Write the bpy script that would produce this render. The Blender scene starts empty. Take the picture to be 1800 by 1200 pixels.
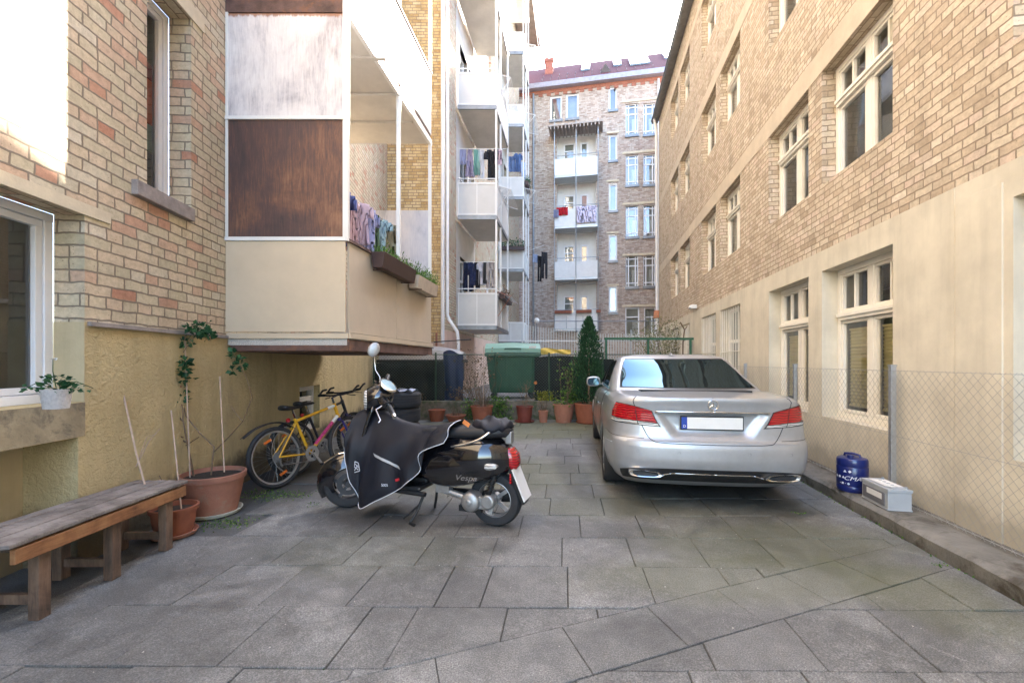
import bpy, bmesh, math, random
from mathutils import Vector, Matrix
R=math.radians; PI=math.pi
random.seed(7)
sc=bpy.context.scene
col=sc.collection
# ---------------- camera ----------------
H=1.38; F=770.0; HY=636.0
cam_d=bpy.data.cameras.new('camera'); cam=bpy.data.objects.new('camera',cam_d); col.objects.link(cam)
cam.location=(0,0,H); cam.rotation_euler=(R(90),0,0)
cam_d.sensor_width=36; cam_d.lens=F/1800*36; cam_d.shift_y=(HY-600)/1800; cam_d.clip_start=.05; cam_d.clip_end=2000
sc.camera=cam
# ---------------- light ----------------
SUN_DIR=Vector((.56,.83,0)).normalized(); SUN_EL=R(30.8)
w=bpy.data.worlds.new('World'); sc.world=w; w.use_nodes=True
nt=w.node_tree; bg=nt.nodes['Background']
sky=nt.nodes.new('ShaderNodeTexSky'); sky.sky_type='NISHITA'; sky.sun_disc=False
sky.sun_elevation=SUN_EL; sky.sun_rotation=math.atan2(SUN_DIR.x,SUN_DIR.y)
sky.dust_density=2.0; sky.air_density=1.0; sky.ozone_density=1.0
nt.links.new(sky.outputs[0],bg.inputs[0]); bg.inputs[1].default_value=.15
sl=bpy.data.lights.new('sun','SUN'); sl.energy=4.2; sl.angle=R(.5); sl.color=(1,.95,.88)
so=bpy.data.objects.new('sun',sl); col.objects.link(so)
sd=Vector((SUN_DIR.x*math.cos(SUN_EL),SUN_DIR.y*math.cos(SUN_EL),math.sin(SUN_EL)))
so.rotation_euler=sd.to_track_quat('Z','Y').to_euler(); so.location=(5,5,30)
sc.view_settings.view_transform='Standard'; sc.view_settings.look='None'
sc.view_settings.exposure=3.65; sc.view_settings.gamma=1
sc.render.engine='CYCLES'
sc.cycles.max_bounces=10; sc.cycles.diffuse_bounces=5; sc.cycles.glossy_bounces=4; sc.cycles.transparent_max_bounces=12
# ---------------- helpers ----------------
def P(px,py,Y): return Vector(((px-900)/F*Y, Y, H-(py-HY)/F*Y))
def wmat(o):
    m=Matrix.LocRotScale(o.location,o.rotation_euler,o.scale)
    return wmat(o.parent)@m if o.parent else m
def tag(o,label=None,cat=None,group=None,kind=None):
    if label: o['label']=label
    if cat: o['category']=cat
    if group: o['group']=group
    if kind: o['kind']=kind
    return o
def emp(name,loc,rz=0,label=None,cat=None,group=None):
    o=bpy.data.objects.new(name,None); o.empty_display_size=.2; col.objects.link(o)
    o.location=loc; o.rotation_euler=(0,0,rz); return tag(o,label,cat,group)
def dup(o,parent=None,loc=None,rz=None,deep=True):
    c=o.copy(); col.objects.link(c); c.parent=parent
    if loc is not None: c.location=loc
    if rz is not None: c.rotation_euler=(0,0,rz)
    if deep:
        for ch in list(o.children): dup(ch,c)
    return c
class MB:
    def __init__(s): s.v=[];s.f=[];s.u={};s.c={}
    def add(s,vs,fs,T=None):
        b=len(s.v)
        for p in vs:
            p=Vector(p)
            s.v.append(T@p if T is not None else p)
        for f in fs: s.f.append([b+i for i in f])
        return b
    def quad(s,a,b,c,d,uv=None,cl=None):
        s.add([a,b,c,d],[(0,1,2,3)])
        if uv: s.u[len(s.f)-1]=uv
        if cl is not None: s.c[len(s.f)-1]=cl
    def poly(s,pts,uv=None,cl=None):
        s.add(pts,[tuple(range(len(pts)))])
        if uv: s.u[len(s.f)-1]=uv
        if cl is not None: s.c[len(s.f)-1]=cl
    def box(s,x0,x1,y0,y1,z0,z1,T=None):
        s.add([(x0,y0,z0),(x1,y0,z0),(x1,y1,z0),(x0,y1,z0),(x0,y0,z1),(x1,y0,z1),(x1,y1,z1),(x0,y1,z1)],
              [(0,3,2,1),(4,5,6,7),(0,1,5,4),(1,2,6,5),(2,3,7,6),(3,0,4,7)],T)
    def slab(s,poly,z0,z1):
        n=len(poly); vs=[(p[0],p[1],z0) for p in poly]+[(p[0],p[1],z1) for p in poly]
        fs=[tuple(range(n))[::-1],tuple(range(n,2*n))]+[(i,(i+1)%n,n+(i+1)%n,n+i) for i in range(n)]
        s.add(vs,fs)
    def seg(s,p,q,z0,z1,t):   # upright panel between two plan points
        p=Vector(p[:2]);q=Vector(q[:2]); d=(q-p).normalized(); n=Vector((-d.y,d.x))*t*.5
        s.slab([p-n,q-n,q+n,p+n],z0,z1)
    def bar(s,p,q,w,h=None,up=(0,0,1)):
        h=h or w; p=Vector(p);q=Vector(q); d=(q-p).normalized(); u=Vector(up)
        if abs(d.dot(u))>.98: u=Vector((0,1,0))
        a=d.cross(u).normalized()*w*.5; b=a.cross(d).normalized()*h*.5
        vs=[p-a-b,p+a-b,p+a+b,p-a+b,q-a-b,q+a-b,q+a+b,q-a+b]
        s.add(vs,[(0,1,2,3),(7,6,5,4),(0,4,5,1),(1,5,6,2),(2,6,7,3),(3,7,4,0)])
    def tube(s,pts,r,n=8,closed=False,T=None):
        pts=[Vector(p) for p in pts]; m=len(pts)
        rs=r if isinstance(r,(list,tuple)) else [r]*m
        vs=[];prev=None
        for i,p in enumerate(pts):
            if closed: d=(pts[(i+1)%m]-pts[i-1])
            else: d=(pts[min(i+1,m-1)]-pts[max(i-1,0)])
            if d.length<1e-9: d=Vector((0,0,1))
            d.normalize()
            if prev is None:
                a=d.cross(Vector((0,0,1)))
                if a.length<.05: a=d.cross(Vector((1,0,0)))
            else:
                a=prev-d*prev.dot(d)
            a.normalize(); prev=a; b=d.cross(a)
            for k in range(n):
                t=2*PI*k/n; vs.append(p+(a*math.cos(t)+b*math.sin(t))*rs[i])
        fs=[]
        for i in range(m if closed else m-1):
            j=(i+1)%m
            for k in range(n): fs.append((i*n+k,i*n+(k+1)%n,j*n+(k+1)%n,j*n+k))
        if not closed: fs+= [tuple(range(n))[::-1],tuple(range((m-1)*n,m*n))]
        s.add(vs,fs,T)
    def lathe(s,prof,n=24,c=(0,0,0),T=None,axis='z'):
        vs=[];fs=[];m=len(prof)
        for (r,z) in prof:
            for k in range(n):
                t=2*PI*k/n; x,y=r*math.cos(t),r*math.sin(t)
                if axis=='z': vs.append((c[0]+x,c[1]+y,c[2]+z))
                elif axis=='y': vs.append((c[0]+x,c[1]+z,c[2]+y))
                else: vs.append((c[0]+z,c[1]+x,c[2]+y))
        for i in range(m-1):
            for k in range(n): fs.append((i*n+k,i*n+(k+1)%n,(i+1)*n+(k+1)%n,(i+1)*n+k))
        s.add(vs,fs,T)
    def ball(s,c,r,n=10,m=7,T=None):
        rx,ry,rz=r if isinstance(r,(tuple,list)) else (r,r,r)
        vs=[];fs=[]
        for i in range(m+1):
            a=PI*i/m
            for k in range(n):
                t=2*PI*k/n; vs.append((c[0]+rx*math.sin(a)*math.cos(t),c[1]+ry*math.sin(a)*math.sin(t),c[2]+rz*math.cos(a)))
        for i in range(m):
            for k in range(n): fs.append((i*n+k,(i+1)*n+k,(i+1)*n+(k+1)%n,i*n+(k+1)%n))
        s.add(vs,fs,T)
    def loft(s,rings,closed=True,caps=False):
        n=len(rings[0]); vs=[p for r in rings for p in r]; fs=[]
        for i in range(len(rings)-1):
            for k in range(n if closed else n-1): fs.append((i*n+k,i*n+(k+1)%n,(i+1)*n+(k+1)%n,(i+1)*n+k))
        if caps: fs+=[tuple(range(n))[::-1],tuple(range((len(rings)-1)*n,len(rings)*n))]
        s.add(vs,fs)
    def leaf(s,p,size,d=None,w=.55):
        d=Vector(d) if d is not None else Vector((random.gauss(0,1),random.gauss(0,1),random.gauss(.1,.8)))
        if d.length<.01: d=Vector((0,0,1))
        d.normalize(); a=d.cross(Vector((random.gauss(0,1),random.gauss(0,1),random.gauss(0,1))))
        if a.length<.01: a=Vector((1,0,0))
        a.normalize(); p=Vector(p); n=d.cross(a)*size*.12
        s.add([p,p+d*size*.45+a*size*w*.5+n,p+d*size,p+d*size*.45-a*size*w*.5+n],[(0,1,2),(0,2,3)])
        if s.c is not None:
            c=random.random()
            s.c[len(s.f)-1]=c; s.c[len(s.f)-2]=c
    def build(s,name,mat,parent=None,smooth=None,world=False,bevel=0,loc=None,rz=0,sub=0,recalc=True):
        me=bpy.data.meshes.new(name)
        o=bpy.data.objects.new(name,me); col.objects.link(o)
        if parent: o.parent=parent
        if loc is not None: o.location=loc
        if rz: o.rotation_euler=(0,0,rz)
        vs=s.v
        if world:
            M=wmat(o).inverted(); vs=[M@p for p in vs]
        me.from_pydata([tuple(p) for p in vs],[],s.f)
        if s.u:
            ul=me.uv_layers.new(name='UVMap')
            for i,pl in enumerate(me.polygons):
                uv=s.u.get(i)
                if uv:
                    for k,li in enumerate(pl.loop_indices): ul.data[li].uv=uv[k]
        if s.c:
            ca=me.attributes.new('rnd','FLOAT','FACE')
            for i in range(len(me.polygons)): ca.data[i].value=s.c.get(i,.5)
        if recalc and not s.u:
            bm=bmesh.new(); bm.from_mesh(me); bmesh.ops.recalc_face_normals(bm,faces=bm.faces); bm.to_mesh(me); bm.free()
        if mat: me.materials.append(mat)
        if smooth is not None:
            me.shade_smooth()
            me.set_sharp_from_angle(angle=R(smooth))
        if bevel:
            b=o.modifiers.new('bevel','BEVEL'); b.width=bevel; b.segments=2; b.limit_method='ANGLE'; b.angle_limit=R(40)
        if sub:
            b=o.modifiers.new('sub','SUBSURF'); b.levels=sub; b.render_levels=sub
        return o
def Rz(a): return Matrix.Rotation(a,4,'Z')
def Tl(x,y,z): return Matrix.Translation((x,y,z))
# ---------------- materials ----------------
def newmat(name):
    m=bpy.data.materials.new(name); m.use_nodes=True; n=m.node_tree; return m,n,n.nodes['Principled BSDF']
def N(nt,t,**k):
    n=nt.nodes.new(t)
    for a,b in k.items(): setattr(n,a,b)
    return n
def noise(nt,vec,scale,detail=5,rough=.6,dist=0):
    n=N(nt,'ShaderNodeTexNoise'); n.inputs['Scale'].default_value=scale; n.inputs['Detail'].default_value=detail
    n.inputs['Roughness'].default_value=rough; n.inputs['Distortion'].default_value=dist
    nt.links.new(vec,n.inputs['Vector']); return n.outputs['Fac']
def ramp(nt,fac,stops,interp='LINEAR'):
    r=N(nt,'ShaderNodeValToRGB'); r.color_ramp.interpolation=interp
    e=r.color_ramp.elements
    while len(e)>1: e.remove(e[0])
    e[0].position=stops[0][0]; e[0].color=(*stops[0][1],1) if len(stops[0][1])==3 else stops[0][1]
    for p,c in stops[1:]:
        x=e.new(p); x.color=(*c,1)
    nt.links.new(fac,r.inputs[0]); return r.outputs[0]
def g3(v): return (v,v,v)
def mix(nt,fac,a,b,mode='MIX'):
    m=N(nt,'ShaderNodeMix',data_type='RGBA',blend_type=mode)
    for sock,val in ((m.inputs['Factor'],fac),(m.inputs['A'],a),(m.inputs['B'],b)):
        if isinstance(val,(int,float)): sock.default_value=val
        elif isinstance(val,tuple): sock.default_value=(*val,1)
        else: nt.links.new(val,sock)
    return m.outputs['Result']
def math_(nt,op,a,b=0,c=None):
    m=N(nt,'ShaderNodeMath',operation=op)
    for i,val in enumerate((a,b) if c is None else (a,b,c)):
        if isinstance(val,(int,float)): m.inputs[i].default_value=val
        else: nt.links.new(val,m.inputs[i])
    return m.outputs[0]
def bump(nt,b,height,strength=.3,dist=.01):
    n=N(nt,'ShaderNodeBump'); n.inputs['Strength'].default_value=strength; n.inputs['Distance'].default_value=dist
    nt.links.new(height,n.inputs['Height']); nt.links.new(n.outputs[0],b.inputs['Normal'])
def coord(nt,kind='Object'): return N(nt,'ShaderNodeTexCoord').outputs[kind]
def mp(nt,vec,scale=(1,1,1),loc=(0,0,0),rot=(0,0,0)):
    m=N(nt,'ShaderNodeMapping'); m.inputs['Scale'].default_value=scale; m.inputs['Location'].default_value=loc; m.inputs['Rotation'].default_value=rot
    nt.links.new(vec,m.inputs[0]); return m.outputs[0]
def M(name,c,rough=.6,metal=0,var=.18,sc_=6,bs=60,bst=.15,spec=.5,coat=0,stretch=None,dirt=None,dist=.01):
    m,nt,b=newmat(name); v=coord(nt)
    if stretch: v=mp(nt,v,stretch)
    f=noise(nt,v,sc_,6,.65)
    k=ramp(nt,f,[(.3,tuple(x*(1-var) for x in c)),(.7,tuple(min(1,x*(1+var)) for x in c))])
    if dirt:
        f2=noise(nt,coord(nt),dirt[0],8,.7,.4)
        mk=ramp(nt,f2,[(dirt[2],g3(0)),(dirt[2]+.15,g3(1))])
        k=mix(nt,mk,k,dirt[1])
    nt.links.new(k,b.inputs['Base Color'])
    b.inputs['Roughness'].default_value=rough; b.inputs['Metallic'].default_value=metal
    b.inputs['Specular IOR Level'].default_value=spec; b.inputs['Coat Weight'].default_value=coat; b.inputs['Coat Roughness'].default_value=.03
    if bst: bump(nt,b,noise(nt,v,bs,4,.6),bst,dist)
    return m
def brick_mat(name,pal,mortar,bw=.25,rh=.085,ms=.009,bst=.9,dirtc=(.2,.16,.11),dirtp=.6,irr=.012,soft=.25):
    m,nt,b=newmat(name); uv=coord(nt,'UV')
    nz=N(nt,'ShaderNodeTexNoise'); nz.inputs['Scale'].default_value=9; nz.inputs['Detail'].default_value=4; nt.links.new(uv,nz.inputs['Vector'])
    sb=N(nt,'ShaderNodeVectorMath',operation='SUBTRACT'); nt.links.new(nz.outputs['Color'],sb.inputs[0]); sb.inputs[1].default_value=(.5,.5,.5)
    scl=N(nt,'ShaderNodeVectorMath',operation='SCALE'); nt.links.new(sb.outputs[0],scl.inputs[0]); scl.inputs['Scale'].default_value=irr
    ad=N(nt,'ShaderNodeVectorMath',operation='ADD'); nt.links.new(uv,ad.inputs[0]); nt.links.new(scl.outputs[0],ad.inputs[1])
    br=N(nt,'ShaderNodeTexBrick'); nt.links.new(ad.outputs[0],br.inputs['Vector'])
    br.offset=.5; br.squash=.62; br.squash_frequency=3
    br.inputs['Color1'].default_value=(0,0,0,1); br.inputs['Color2'].default_value=(1,1,1,1); br.inputs['Mortar'].default_value=(.5,.5,.5,1)
    br.inputs['Scale'].default_value=1; br.inputs['Mortar Size'].default_value=ms; br.inputs['Mortar Smooth'].default_value=soft
    br.inputs['Brick Width'].default_value=bw; br.inputs['Row Height'].default_value=rh; br.inputs['Bias'].default_value=0
    r=ramp(nt,br.outputs['Color'],pal)
    f1=noise(nt,uv,22,6,.7); r=mix(nt,.55,r,ramp(nt,f1,[(.3,g3(.62)),(.7,g3(1.25))]),'MULTIPLY')
    f2=noise(nt,uv,1.3,8,.65,.3); r=mix(nt,ramp(nt,f2,[(dirtp,g3(0)),(dirtp+.2,g3(.6))]),r,dirtc)
    f3=noise(nt,uv,60,3,.5); r=mix(nt,ramp(nt,f3,[(.66,g3(0)),(.74,g3(.7))]),r,tuple(x*.35 for x in dirtc))
    st=noise(nt,mp(nt,uv,(2.2,.22,1)),2.2,6,.65,.2); r=mix(nt,br.outputs['Fac'],r,mortar); r=mix(nt,.8,r,ramp(nt,st,[(.3,g3(.78)),(.5,g3(1)),(.7,g3(1.1))]),'MULTIPLY')
    nt.links.new(r,b.inputs['Base Color']); b.inputs['Roughness'].default_value=.85; b.inputs['Specular IOR Level'].default_value=.25
    hh=math_(nt,'SUBTRACT',math_(nt,'MULTIPLY',f1,.35),br.outputs['Fac'])
    hh=math_(nt,'ADD',hh,math_(nt,'MULTIPLY',br.outputs['Color'],.6))
    bump(nt,b,hh,bst,.02)
    return m
def glass_mat(name,tint=(.90,.93,.92),refl=.05,rough=.02):
    m,nt,b=newmat(name); nt.nodes.remove(b); out=nt.nodes['Material Output']
    t=N(nt,'ShaderNodeBsdfTransparent'); t.inputs[0].default_value=(*tint,1)
    g=N(nt,'ShaderNodeBsdfGlossy'); g.inputs['Roughness'].default_value=rough; g.inputs[0].default_value=(.95,.97,1,1)
    bn=N(nt,'ShaderNodeBump'); bn.inputs['Strength'].default_value=.04; bn.inputs['Distance'].default_value=.05
    nt.links.new(noise(nt,coord(nt),1.6,2,.4),bn.inputs['Height']); nt.links.new(bn.outputs[0],g.inputs['Normal'])
    lw=N(nt,'ShaderNodeFresnel'); lw.inputs[0].default_value=1.5
    fr=math_(nt,'MINIMUM',math_(nt,'ADD',math_(nt,'MULTIPLY',lw.outputs[0],1.1),refl),1)
    ms=N(nt,'ShaderNodeMixShader'); nt.links.new(fr,ms.inputs[0]); nt.links.new(t.outputs[0],ms.inputs[1]); nt.links.new(g.outputs[0],ms.inputs[2])
    nt.links.new(ms.outputs[0],out.inputs[0]); return m
def rnd_mat(name,stops,rough=.6,sc_=5,bst=.2,trans=0,spec=.3):   # colour varies by the per-face number
    m,nt,b=newmat(name); a=N(nt,'ShaderNodeAttribute',attribute_name='rnd'); v=coord(nt)
    r=ramp(nt,a.outputs['Fac'],stops); f=noise(nt,v,sc_,5)
    r=mix(nt,.7,r,ramp(nt,f,[(.3,g3(.65)),(.7,g3(1.25))]),'MULTIPLY')
    nt.links.new(r,b.inputs['Base Color']); b.inputs['Roughness'].default_value=rough; b.inputs['Specular IOR Level'].default_value=spec
    if trans:
        out=nt.nodes['Material Output']; t=N(nt,'ShaderNodeBsdfTranslucent'); nt.links.new(r,t.inputs[0])
        ms=N(nt,'ShaderNodeMixShader'); ms.inputs[0].default_value=trans
        nt.links.new(b.outputs[0],ms.inputs[1]); nt.links.new(t.outputs[0],ms.inputs[2]); nt.links.new(ms.outputs[0],out.inputs[0])
    return m
m_brickL=brick_mat('left_brick',[(0,(.50,.25,.16)),(.07,(.55,.36,.25)),(.2,(.59,.45,.32)),(.4,(.60,.50,.35)),(.6,(.57,.49,.34)),(.75,(.61,.49,.35)),(.88,(.52,.45,.31)),(1,(.64,.56,.43))],(.27,.215,.16),bw=.235,rh=.084,ms=.007,bst=1.0,irr=.026)
m_brickC=brick_mat('yellow_brick',[(0,(.46,.30,.13)),(.5,(.58,.42,.20)),(1,(.66,.52,.30))],(.28,.2,.13),bw=.24,rh=.085,ms=.009)
m_brickR=brick_mat('right_brick',[(0,(.44,.35,.25)),(.15,(.51,.41,.30)),(.4,(.57,.48,.36)),(.7,(.62,.53,.40)),(.85,(.60,.48,.38)),(1,(.67,.59,.47))],(.31,.245,.18),bw=.20,rh=.070,ms=.0065,bst=1.0,irr=.024,dirtc=(.25,.19,.13),dirtp=.56)
m_brickF=brick_mat('far_brick',[(0,(.34,.25,.20)),(.3,(.50,.39,.32)),(.6,(.56,.46,.38)),(1,(.62,.54,.46))],(.40,.33,.28),bw=.26,rh=.09,ms=.012,dirtc=(.28,.22,.19),dirtp=.56,irr=.01)  # palette lightened to stand in for haze over the far building
def stucco_mat(name,c,bs,bst,dist,dirtc,dp,damp=.85):
    m,nt,b=newmat(name); v=coord(nt)
    f=noise(nt,v,2.2,8,.65); k=ramp(nt,f,[(.3,tuple(x*.86 for x in c)),(.7,tuple(x*1.1 for x in c))])
    f2=noise(nt,mp(nt,v,(1,1,.35)),1.7,8,.7,.5); k=mix(nt,ramp(nt,f2,[(dp,g3(0)),(dp+.22,g3(.75))]),k,dirtc)
    st=noise(nt,mp(nt,v,(3,3,.3)),2.0,6,.65,.2); k=mix(nt,.8,k,ramp(nt,st,[(.3,g3(.86)),(.5,g3(1)),(.7,g3(1.06))]),'MULTIPLY')
    # damp stained foot of the wall
    sx=N(nt,'ShaderNodeSeparateXYZ'); nt.links.new(N(nt,'ShaderNodeNewGeometry').outputs['Position'],sx.inputs[0])
    zz=math_(nt,'ADD',sx.outputs[2],math_(nt,'MULTIPLY',noise(nt,v,3,6,.7),-.5))
    k=mix(nt,ramp(nt,zz,[(0,g3(damp)),(.14,g3(0))]),k,tuple(x*.35 for x in dirtc))
    nt.links.new(k,b.inputs['Base Color']); b.inputs['Roughness'].default_value=.9; b.inputs['Specular IOR Level'].default_value=.2
    h=math_(nt,'ADD',noise(nt,v,bs,5,.6,.6),math_(nt,'MULTIPLY',noise(nt,v,bs*4,3,.6),.35))
    bump(nt,b,h,bst,dist); return m
m_stuccoL=stucco_mat('rough_ochre_stucco',(.55,.44,.24),24,1.0,.022,(.28,.22,.15),.56)
m_stuccoS=stucco_mat('smooth_ochre_stucco',(.52,.43,.27),30,.25,.008,(.33,.25,.15),.58)
m_stuccoR=stucco_mat('smooth_beige_render',(.62,.57,.46),60,.18,.006,(.50,.44,.34),.64,.4)
m_pink=stucco_mat('pink_render',(.62,.45,.36),20,.4,.01,(.4,.3,.22),.62)
m_white=M('white_paint',(.72,.71,.68),.5,0,.06,4,80,.08,dirt=(3,(.5,.46,.4),.66))
m_cream=M('cream_frame',(.80,.77,.69),.45,0,.05,5,90,.05)
m_wframe=M('white_frame',(.76,.77,.79),.35,0,.04,5,90,.03)
m_stone=M('stone_sill',(.30,.26,.24),.85,0,.25,12,90,.5)
m_band=M('lintel_band',(.54,.46,.35),.85,0,.12,3,60,.25)
m_lint=M('cream_lintel',(.60,.52,.38),.85,0,.12,6,60,.3)
m_dark=M('dark_room',(.035,.033,.03),.9,0,.3,2,10,0)
m_room=M('room_wall',(.30,.30,.27),.9,0,.2,2,10,0)
m_glass=glass_mat('window_glass',refl=.07); m_glassF=glass_mat('sky_lit_glass',refl=.10)
m_roofR=M('roof_tiles',(.12,.035,.035),.95,0,.25,8,30,.5)
m_zinc=M('zinc',(.22,.225,.23),.45,.6,.2,5,60,.1)
m_steel=M('galvanised',(.42,.44,.46),.45,.7,.15,30,80,.1)
m_wpipe=M('white_pipe',(.68,.68,.68),.4,0,.08,3,60,.05)
m_black=M('black_plastic',(.015,.015,.016),.5,0,.2,20,90,.1)
m_plaster=M('balcony_plaster',(.60,.57,.52),.85,0,.1,2.5,50,.2,dirt=(2.5,(.42,.36,.28),.66))
m_panel=M('balcony_panel',(.56,.55,.52),.6,0,.06,2,60,.06,dirt=(2,(.46,.42,.35),.68))
m_tan=M('tan_board',(.56,.46,.33),.7,0,.07,2.5,70,.08,dirt=(3,(.5,.37,.23),.62))
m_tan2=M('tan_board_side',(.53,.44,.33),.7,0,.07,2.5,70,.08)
m_rust=M('rusty_beam',(.13,.075,.06),.8,.2,.4,7,60,.4,dirt=(5,(.22,.1,.05),.55))
m_redbrk=M('red_trim',(.33,.13,.085),.8,0,.3,12,60,.2)
m_term=M('terracotta',(.26,.085,.045),.75,0,.15,8,70,.15,dirt=(7,(.36,.22,.16),.62))
m_term2=M('faded_terracotta',(.32,.14,.09),.8,0,.15,6,70,.2,dirt=(5,(.3,.22,.15),.56))
m_soil=M('soil',(.035,.026,.018),.95,0,.5,30,60,.8)
m_bark=M('bark',(.16,.11,.07),.9,0,.3,20,80,.5)
m_cane=M('cane',(.45,.33,.25),.7,0,.2,15,80,.2)
m_leafD=rnd_mat('dark_leaves',[(0,(.012,.05,.02)),(.5,(.03,.10,.04)),(1,(.06,.16,.06))],.5,8,trans=.25)
m_leafG=rnd_mat('green_leaves',[(0,(.03,.08,.015)),(.5,(.08,.18,.03)),(1,(.2,.32,.06))],.5,8,trans=.3)
m_leafY=rnd_mat('yellow_leaves',[(0,(.2,.25,.03)),(.5,(.4,.42,.05)),(1,(.55,.5,.1))],.5,8,trans=.3)
m_leafO=rnd_mat('olive_leaves',[(0,(.1,.11,.05)),(.5,(.2,.22,.1)),(1,(.34,.32,.16))],.6,8,trans=.3)
m_dry=rnd_mat('dry_leaves',[(0,(.1,.06,.035)),(.5,(.2,.12,.07)),(1,(.3,.2,.12))],.8,8)
# ply boards
def ply_mat(name,stops,sc_=2.2,grain=(9,9,.9),rough=.65,bst=.4,rust=None):
    m,nt,b=newmat(name); v=coord(nt); g=noise(nt,mp(nt,v,grain),3.5,7,.7,1.6)
    f=noise(nt,mp(nt,v,(1,1,.6)),sc_,7,.65,.5); k=ramp(nt,math_(nt,'ADD',math_(nt,'MULTIPLY',f,.65),math_(nt,'MULTIPLY',g,.35)),stops)
    if rust:
        sx=N(nt,'ShaderNodeSeparateXYZ'); nt.links.new(N(nt,'ShaderNodeNewGeometry').outputs['Position'],sx.inputs[0])
        zz=math_(nt,'ADD',math_(nt,'SUBTRACT',sx.outputs[2],rust[0]),math_(nt,'MULTIPLY',math_(nt,'SUBTRACT',noise(nt,mp(nt,v,(14,14,2)),2,6,.7),.5),rust[1]))
        k=mix(nt,ramp(nt,zz,[(0,g3(0)),(.02,g3(.85)),(.06,g3(.95))]),k,rust[2])
    nt.links.new(k,b.inputs['Base Color']); b.inputs['Roughness'].default_value=rough; bump(nt,b,g,bst,.006); return m
m_plyW=ply_mat('weathered_white_ply',[(.36,(.33,.30,.31)),(.44,(.50,.47,.48)),(.52,(.64,.60,.59)),(.62,(.74,.71,.69))],rust=(5.055,.11,(.30,.12,.05)))
m_plyB=ply_mat('stained_brown_ply',[(.36,(.05,.032,.03)),(.46,(.085,.045,.038)),(.53,(.15,.07,.042)),(.64,(.28,.14,.075))],1.3)
m_plyG=ply_mat('grey_blue_ply',[(.36,(.36,.37,.42)),(.46,(.5,.5,.55)),(.6,(.62,.6,.62))])
m_woodG=ply_mat('grey_slats',[(.36,(.07,.055,.045)),(.47,(.16,.135,.12)),(.6,(.27,.235,.21))],5,(1.2,14,14))
m_woodO=ply_mat('orange_wood',[(.36,(.09,.035,.014)),(.47,(.20,.085,.032)),(.6,(.31,.15,.06))],4,(12,1.2,12))
m_woodL=ply_mat('leg_wood',[(.36,(.04,.028,.02)),(.47,(.11,.066,.042)),(.6,(.2,.125,.08))],4,(12,12,1.2))
# ---------------- facade helper ----------------
class Fac:
    def __init__(s,name,O,d,label=None,cat=None,parent=None):
        s.O=Vector((*O,0)); s.d=Vector((*d,0)).normalized(); s.a=math.atan2(s.d.y,s.d.x)
        s.e=emp(name,(O[0],O[1],0),s.a,label,cat) if not parent else parent
        s.n=Vector((-s.d.y,s.d.x,0))
    def s_px(s,px,off=0):   # distance along the wall where a sight line through column px meets it
        k=(px-900)/F; O=s.O+s.n*off
        # (O.x+d.x t)=k(O.y+d.y t)
        return (k*O.y-O.x)/(s.d.x-k*s.d.y)
    def s_Y(s,Y): return (Y-s.O.y)/s.d.y
    def z(s,px,py,off=0):
        t=s.s_px(px,off); Y=s.O.y+s.n.y*off+s.d.y*t; return H-(py-HY)/F*Y
def wall_part(name,mat,parent,s0,s1,z0,z1,ops,rev=.17,T=None,revtop=True):
    mb=MB(); xs=sorted({s0,s1,*[max(s0,min(s1,o[0])) for o in ops],*[max(s0,min(s1,o[1])) for o in ops]})
    zs=sorted({z0,z1,*[max(z0,min(z1,o[2])) for o in ops],*[max(z0,min(z1,o[3])) for o in ops]})
    for i in range(len(xs)-1):
        for j in range(len(zs)-1):
            a,b,c,d=xs[i],xs[i+1],zs[j],zs[j+1]
            if b-a<1e-5 or d-c<1e-5: continue
            cx,cz=(a+b)/2,(c+d)/2
            if any(o[0]<cx<o[1] and o[2]<cz<o[3] for o in ops): continue
            mb.quad((a,0,c),(b,0,c),(b,0,d),(a,0,d),[(a,c),(b,c),(b,d),(a,d)])
    for o in ops:
        a,b,c,d=o[0],o[1],max(o[2],z0),min(o[3],z1); r=o[4] if len(o)>4 else rev
        if d-c<1e-5: continue
        mb.quad((a,0,c),(a,0,d),(a,-r,d),(a,-r,c),[(a,c),(a,d),(a-r,d),(a-r,c)])
        mb.quad((b,0,d),(b,0,c),(b,-r,c),(b,-r,d),[(b,d),(b,c),(b+r,c),(b+r,d)])
        if o[3]<=z1+1e-5: mb.quad((a,0,d),(b,0,d),(b,-r,d),(a,-r,d),[(a,d),(b,d),(b,d+r),(a,d+r)])
        if o[2]>=z0-1e-5: mb.quad((a,0,c),(a,-r,c),(b,-r,c),(b,0,c),[(a,c),(a,c-r),(b,c-r),(b,c)])
    if T is not None: mb.v=[T@p for p in mb.v]
    return mb.build(name,mat,parent)
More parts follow.
